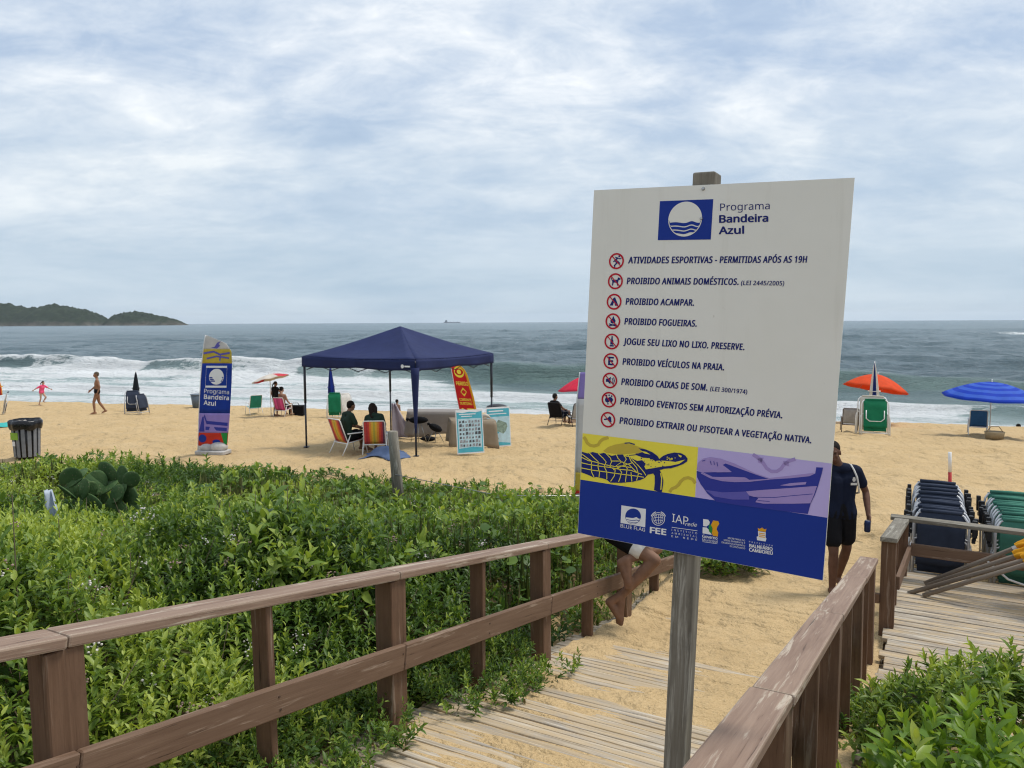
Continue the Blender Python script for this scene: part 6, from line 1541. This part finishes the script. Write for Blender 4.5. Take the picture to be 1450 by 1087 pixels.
# ------------------------------------------------------------------ other things
def build_misc():
    # slatted litter bin
    p = pplace(39, 648); r = thing('litter_bin', 'grey slatted litter bin with a black liner at the left', 'litter bin', p)
    gm = plain('bin_grey', (.19, .20, .22), .6, .15)
    b = MB(); b.tube([p + V3((0, 0, .02)), p + V3((0, 0, .74))], [.225, .26], 20); b.build('inner_drum', M['black'], r)
    for i in range(14):
        a = 2 * math.pi * i / 14 + .1; o = V3((math.cos(a), math.sin(a), 0)); s = V3((-math.sin(a), math.cos(a), 0)); U = (V3((0, 0, 1)) + o * .05).normalized()
        b = MB(); b.box(p + o * .262 + V3((0, 0, .39)), (.70, .075, .022), (U, s, U.cross(s))); b.build('slat', gm, r, bev=.004)
    b = MB(); b.tube([p + V3((math.cos(a * .314) * .275, math.sin(a * .314) * .275, .72)) for a in range(21)], .018, 6); b.build('rim', gm, r)
    def f(u, v):
        a = u * 6.2832; k = [.26, .30, .335, .33, .305][int(round(v * 4))] + .012 * math.sin(a * 7) + .008 * math.sin(a * 13 + 1); z = [.80, .875, .84, .74, .66][int(round(v * 4))] + .02 * math.sin(a * 5 + 2) * v
        return p + V3((math.cos(a) * k, math.sin(a) * k, z))
    b = MB(); b.grid(f, 48, 4); b.build('liner', plain('bin_liner', (.010, .010, .012), .25, bump=.4, bscale=25), r, weld=True)
    b = MB(); d = V3((-.30, -.95, 0)).normalized(); s = V3((.95, -.30, 0)); c = p + d * .285 + V3((0, 0, .52)) - s * .02; b.box(c, (.20, .014, .16), (s, d, V3((0, 0, 1)))); b.build('green_label', plain('label_green', (.24, .42, .04), .5), r)
    b = MB(); b.box(c + V3((0, 0, -.17)) - s * .02, (.07, .014, .10), (s, d, V3((0, 0, 1)))); b.build('white_label', M['inkwhite'], r)
    # blue cloth on the sand
    p = pplace(547, 645); r = thing('blue_cloth', 'crumpled blue cloth dropped on the sand behind the leaning post', 'cloth', p)
    def f(u, v):
        x, y = (u - .5) * 1.15, (v - .5) * .8; k = 1 - .25 * abs(math.sin(u * 5 + v * 3)); h = .015 + .17 * float(fbm(np.array(u * 4.0 + 3), np.array(v * 4.0), 9, 3)) * math.sin(u * 3.14) * math.sin(v * 3.14) * 1.6
        return p + V3((x * k, y * k + .1 * math.sin(u * 6), h + gz(p.x + x * k, p.y + y * k) - p.z))
    b = MB(); b.grid(f, 30, 24); b.build('cloth_sheet', fabric('slate_blue_cloth', (.10, .14, .24)), r, solid=.01)
    # leaning post in the scrub
    t_ = at(556, 611, 12.0); g = V3((t_.x + .10, t_.y, gz(t_.x, t_.y) - .2)); r = thing('post', 'weathered round post leaning in the scrub in front of the tent', 'post', (g.x, g.y, g.z + .2))
    b = MB(); b.tube([g, lerp(g, t_, .5), t_, t_ + V3((0, 0, .012))], [.088, .084, .08, .062], 14); b.build('shaft', M['grey_wood'], r)
    b = MB(); q = lerp(g, t_, .52); b.tube([q + V3((0, -.102, 0)), q + V3((1.6, -.35, -.28)), q + V3((3.4, -.9, -.18))], .006, 5); b.build('wire', M['steel'], r)
    # white plastic caught in the scrub
    q = at(68, 733, 7.6); r = thing('plastic_bag', 'torn white plastic bag caught in the scrub at the left', 'plastic bag', q - V3((0, 0, .17)))
    b = MB(); b.grid(lambda u, v: q + V3(((u - .45) * (.06 + .28 * v) + .06 * v, .05 * math.sin(u * 9 + v * 4), .28 - v * .52 + .03 * math.sin(u * 7) * v)), 14, 14); b.build('film', c_('plastic_white', (.62, .68, .76), .35), r, solid=.002)
    # turquoise towel, left edge
    p = pplace(2, 601); r = thing('towel', 'turquoise towel spread on the sand at the left edge', 'towel', p)
    b = MB(); b.grid(lambda u, v: V3((p.x + (u - .5) * 1.0, p.y + (v - .5) * 1.5, gz(p.x + (u - .5), p.y + (v - .5) * 1.5) + .03 + .015 * math.sin(u * 9 + v * 7))), 12, 12); b.build('towel_cloth', fabric('turquoise', (.05, .36, .34)), r, solid=.012)
    # cool box, bag, basket and other small things along the crest
    p = pplace(421, 588); r = thing('cool_bag', 'black cool bag beside the magenta chair', 'bag', p); b = MB(); b.box(p + V3((0, 0, .22)), (.62, .36, .42)); b.build('bag_body', BLACK, r, bev=.03, seg=2); b = MB(); b.tube([p + V3((-.2, -.2, .36)), p + V3((-.1, -.22, .55)), p + V3((.1, -.22, .55)), p + V3((.2, -.2, .36))], .014, 6); b.build('handle', BLACK, r)
    p = pplace(1408, 621); r = thing('basket', 'tan woven basket on the sand under the blue parasol', 'basket', p); wk = plain('wicker', (.27, .20, .11), .8, .4, 60, bump=.8, bscale=80); b = MB(); b.tube([p, p + V3((0, 0, .22))], [.24, .28], 14); b.build('basket_body', wk, r); b = MB(); b.tube([p + V3((-.25, 0, .22)), p + V3((-.12, 0, .38)), p + V3((.12, 0, .38)), p + V3((.25, 0, .22))], .012, 6); b.build('handle', wk, r)
    p = pplace(281, 577); r = thing('tub', 'slate grey tub on the sand crest behind the blue banner', 'tub', p); b = MB(); b.tube([p, p + V3((0, 0, .65))], [.26, .34], 14); b.build('tub_body', plain('slate', (.10, .13, .17), .6), r); b = MB(); b.tube([p + V3((math.cos(a * .449) * .35, math.sin(a * .449) * .35, .65)) for a in range(15)], .025, 6); b.build('rim', plain('slate_rim', (.13, .16, .2), .5), r)
    p = pplace(334, 570); r = thing('dog', 'small dark dog at the water edge right of the blue banner', 'dog', p)
    D_ = V3((1, .2, 0)).normalized(); S_ = V3((-.2, 1, 0)).normalized(); k = lambda x, s, z: D_ * x + S_ * s + V3((0, 0, z))
    caps = [(k(-.16, 0, .30), .075, k(.14, 0, .31), .095), (k(.14, 0, .33), .07, k(.26, 0, .44), .05), (k(.26, 0, .46), .06, k(.38, 0, .43), .028), (k(-.22, 0, .34), .02, k(-.36, 0, .46), .012)]
    for s in (-1, 1):
        caps += [(k(.15, .05 * s, .27), .04, k(.14, .055 * s, .14), .024), (k(.14, .055 * s, .14), .022, k(.16, .055 * s, .02), .02), (k(-.17, .05 * s, .27), .05, k(-.13, .055 * s, .17), .03), (k(-.13, .055 * s, .17), .026, k(-.21, .055 * s, .10), .02), (k(-.21, .055 * s, .10), .02, k(-.18, .055 * s, .02), .019), (k(.23, .045 * s, .50), .022, k(.21, .06 * s, .56), .010)]
    fuse('body', caps, [], plain('dark_fur', (.03, .025, .02), .8), r, .012, 3)
    # measuring pole with red bands behind the stacked chairs
    q = at(1345, 640, 13.2); g = V3((q.x + .04, q.y, gz(q.x, q.y) - .1)); r = thing('marker_pole', 'white marker pole with a red foot behind the stacked chairs', 'pole', (g.x, g.y, g.z + .1)); m_ = lerp(g, q, .62)
    b = MB(); b.tube([m_, q], .028, 10); b.build('white_shaft', M['white_pole'], r); b = MB(); b.tube([g, m_], .0285, 10); b.build('red_shaft', plain('red_paint', (.45, .03, .03), .5), r)
    # wooden poles with furled yellow flags, resting on the fence
    yl = c_('flag_yellow', (.74, .36, .02), .3); pw = wood('pole_wood', (.14, .11, .085), (.25, .205, .16), (.32, .28, .23), .15)
    spec = [((1309, 826, 8.28), (1442, 774, 7.95), 'uppermost'), ((1312, 829, 8.22), (1432, 789, 7.85), 'second'), ((1286, 840, 8.15), (1436, 797, 7.75), 'third'), ((1307, 843, 8.02), (1440, 803, 7.62), 'lowest')]
    for i, (a, e, w) in enumerate(spec):
        p0, p1 = at(*a), at(*e); d = (p1 - p0).normalized(); end = p1 + d * 1.15; L = (end - p0).length
        r = thing('flag', '%s of the four wooden poles with furled yellow flags on the fence' % w, 'flag', p0, group='yellow flags on wooden poles')
        b = MB(); b.tube([p0, p1, end], .024, 10); b.build('pole', pw, r)
        S = d.cross(V3((0, 0, 1))).normalized(); U = S.cross(d); st0 = (p1 - p0).length - .02 + .05 * i
        def f(u, v, i=i):
            x = st0 + u * .95; a_ = v * 6.2832; k = .030 + .034 * math.sin(u * 3.14) ** .5 + .022 * math.sin(a_ * 3 + u * 9 + i) + .012 * math.sin(u * 23 + a_)
            drop = .08 * math.sin(u * 3.14) * max(0, -math.sin(a_)) + .05 * u * max(0, -math.sin(a_ + .4))
            return p0 + d * x + S * math.cos(a_) * k * .8 + U * math.sin(a_) * k - V3((0, 0, drop * (1.6 if i in (1, 3) else .7)))
        b = MB(); b.grid(f, 26, 28); b.build('furled_cloth', yl, r, weld=True)
        if i == 0:
            b = MB(); b.tube([p1 - d * .06, p1 + d * .5], .0262, 10); b.build('white_sleeve', M['white_pole'], r)
    # pale rope along the foot of the chairs
    b = MB(); b.tube([st(9.78, .55, .45), st(9.76, .75, .28), st(9.76, 1.05, .20), st(9.76, 1.5, .17), st(9.76, 2.2, .20)], .012, 6); o = b.build('rope', M['white_pole'], None, st(9.78, .55, .16)); tag(o, 'thin white rope sagging along the platform fence', 'rope')
build_misc()
build_people()
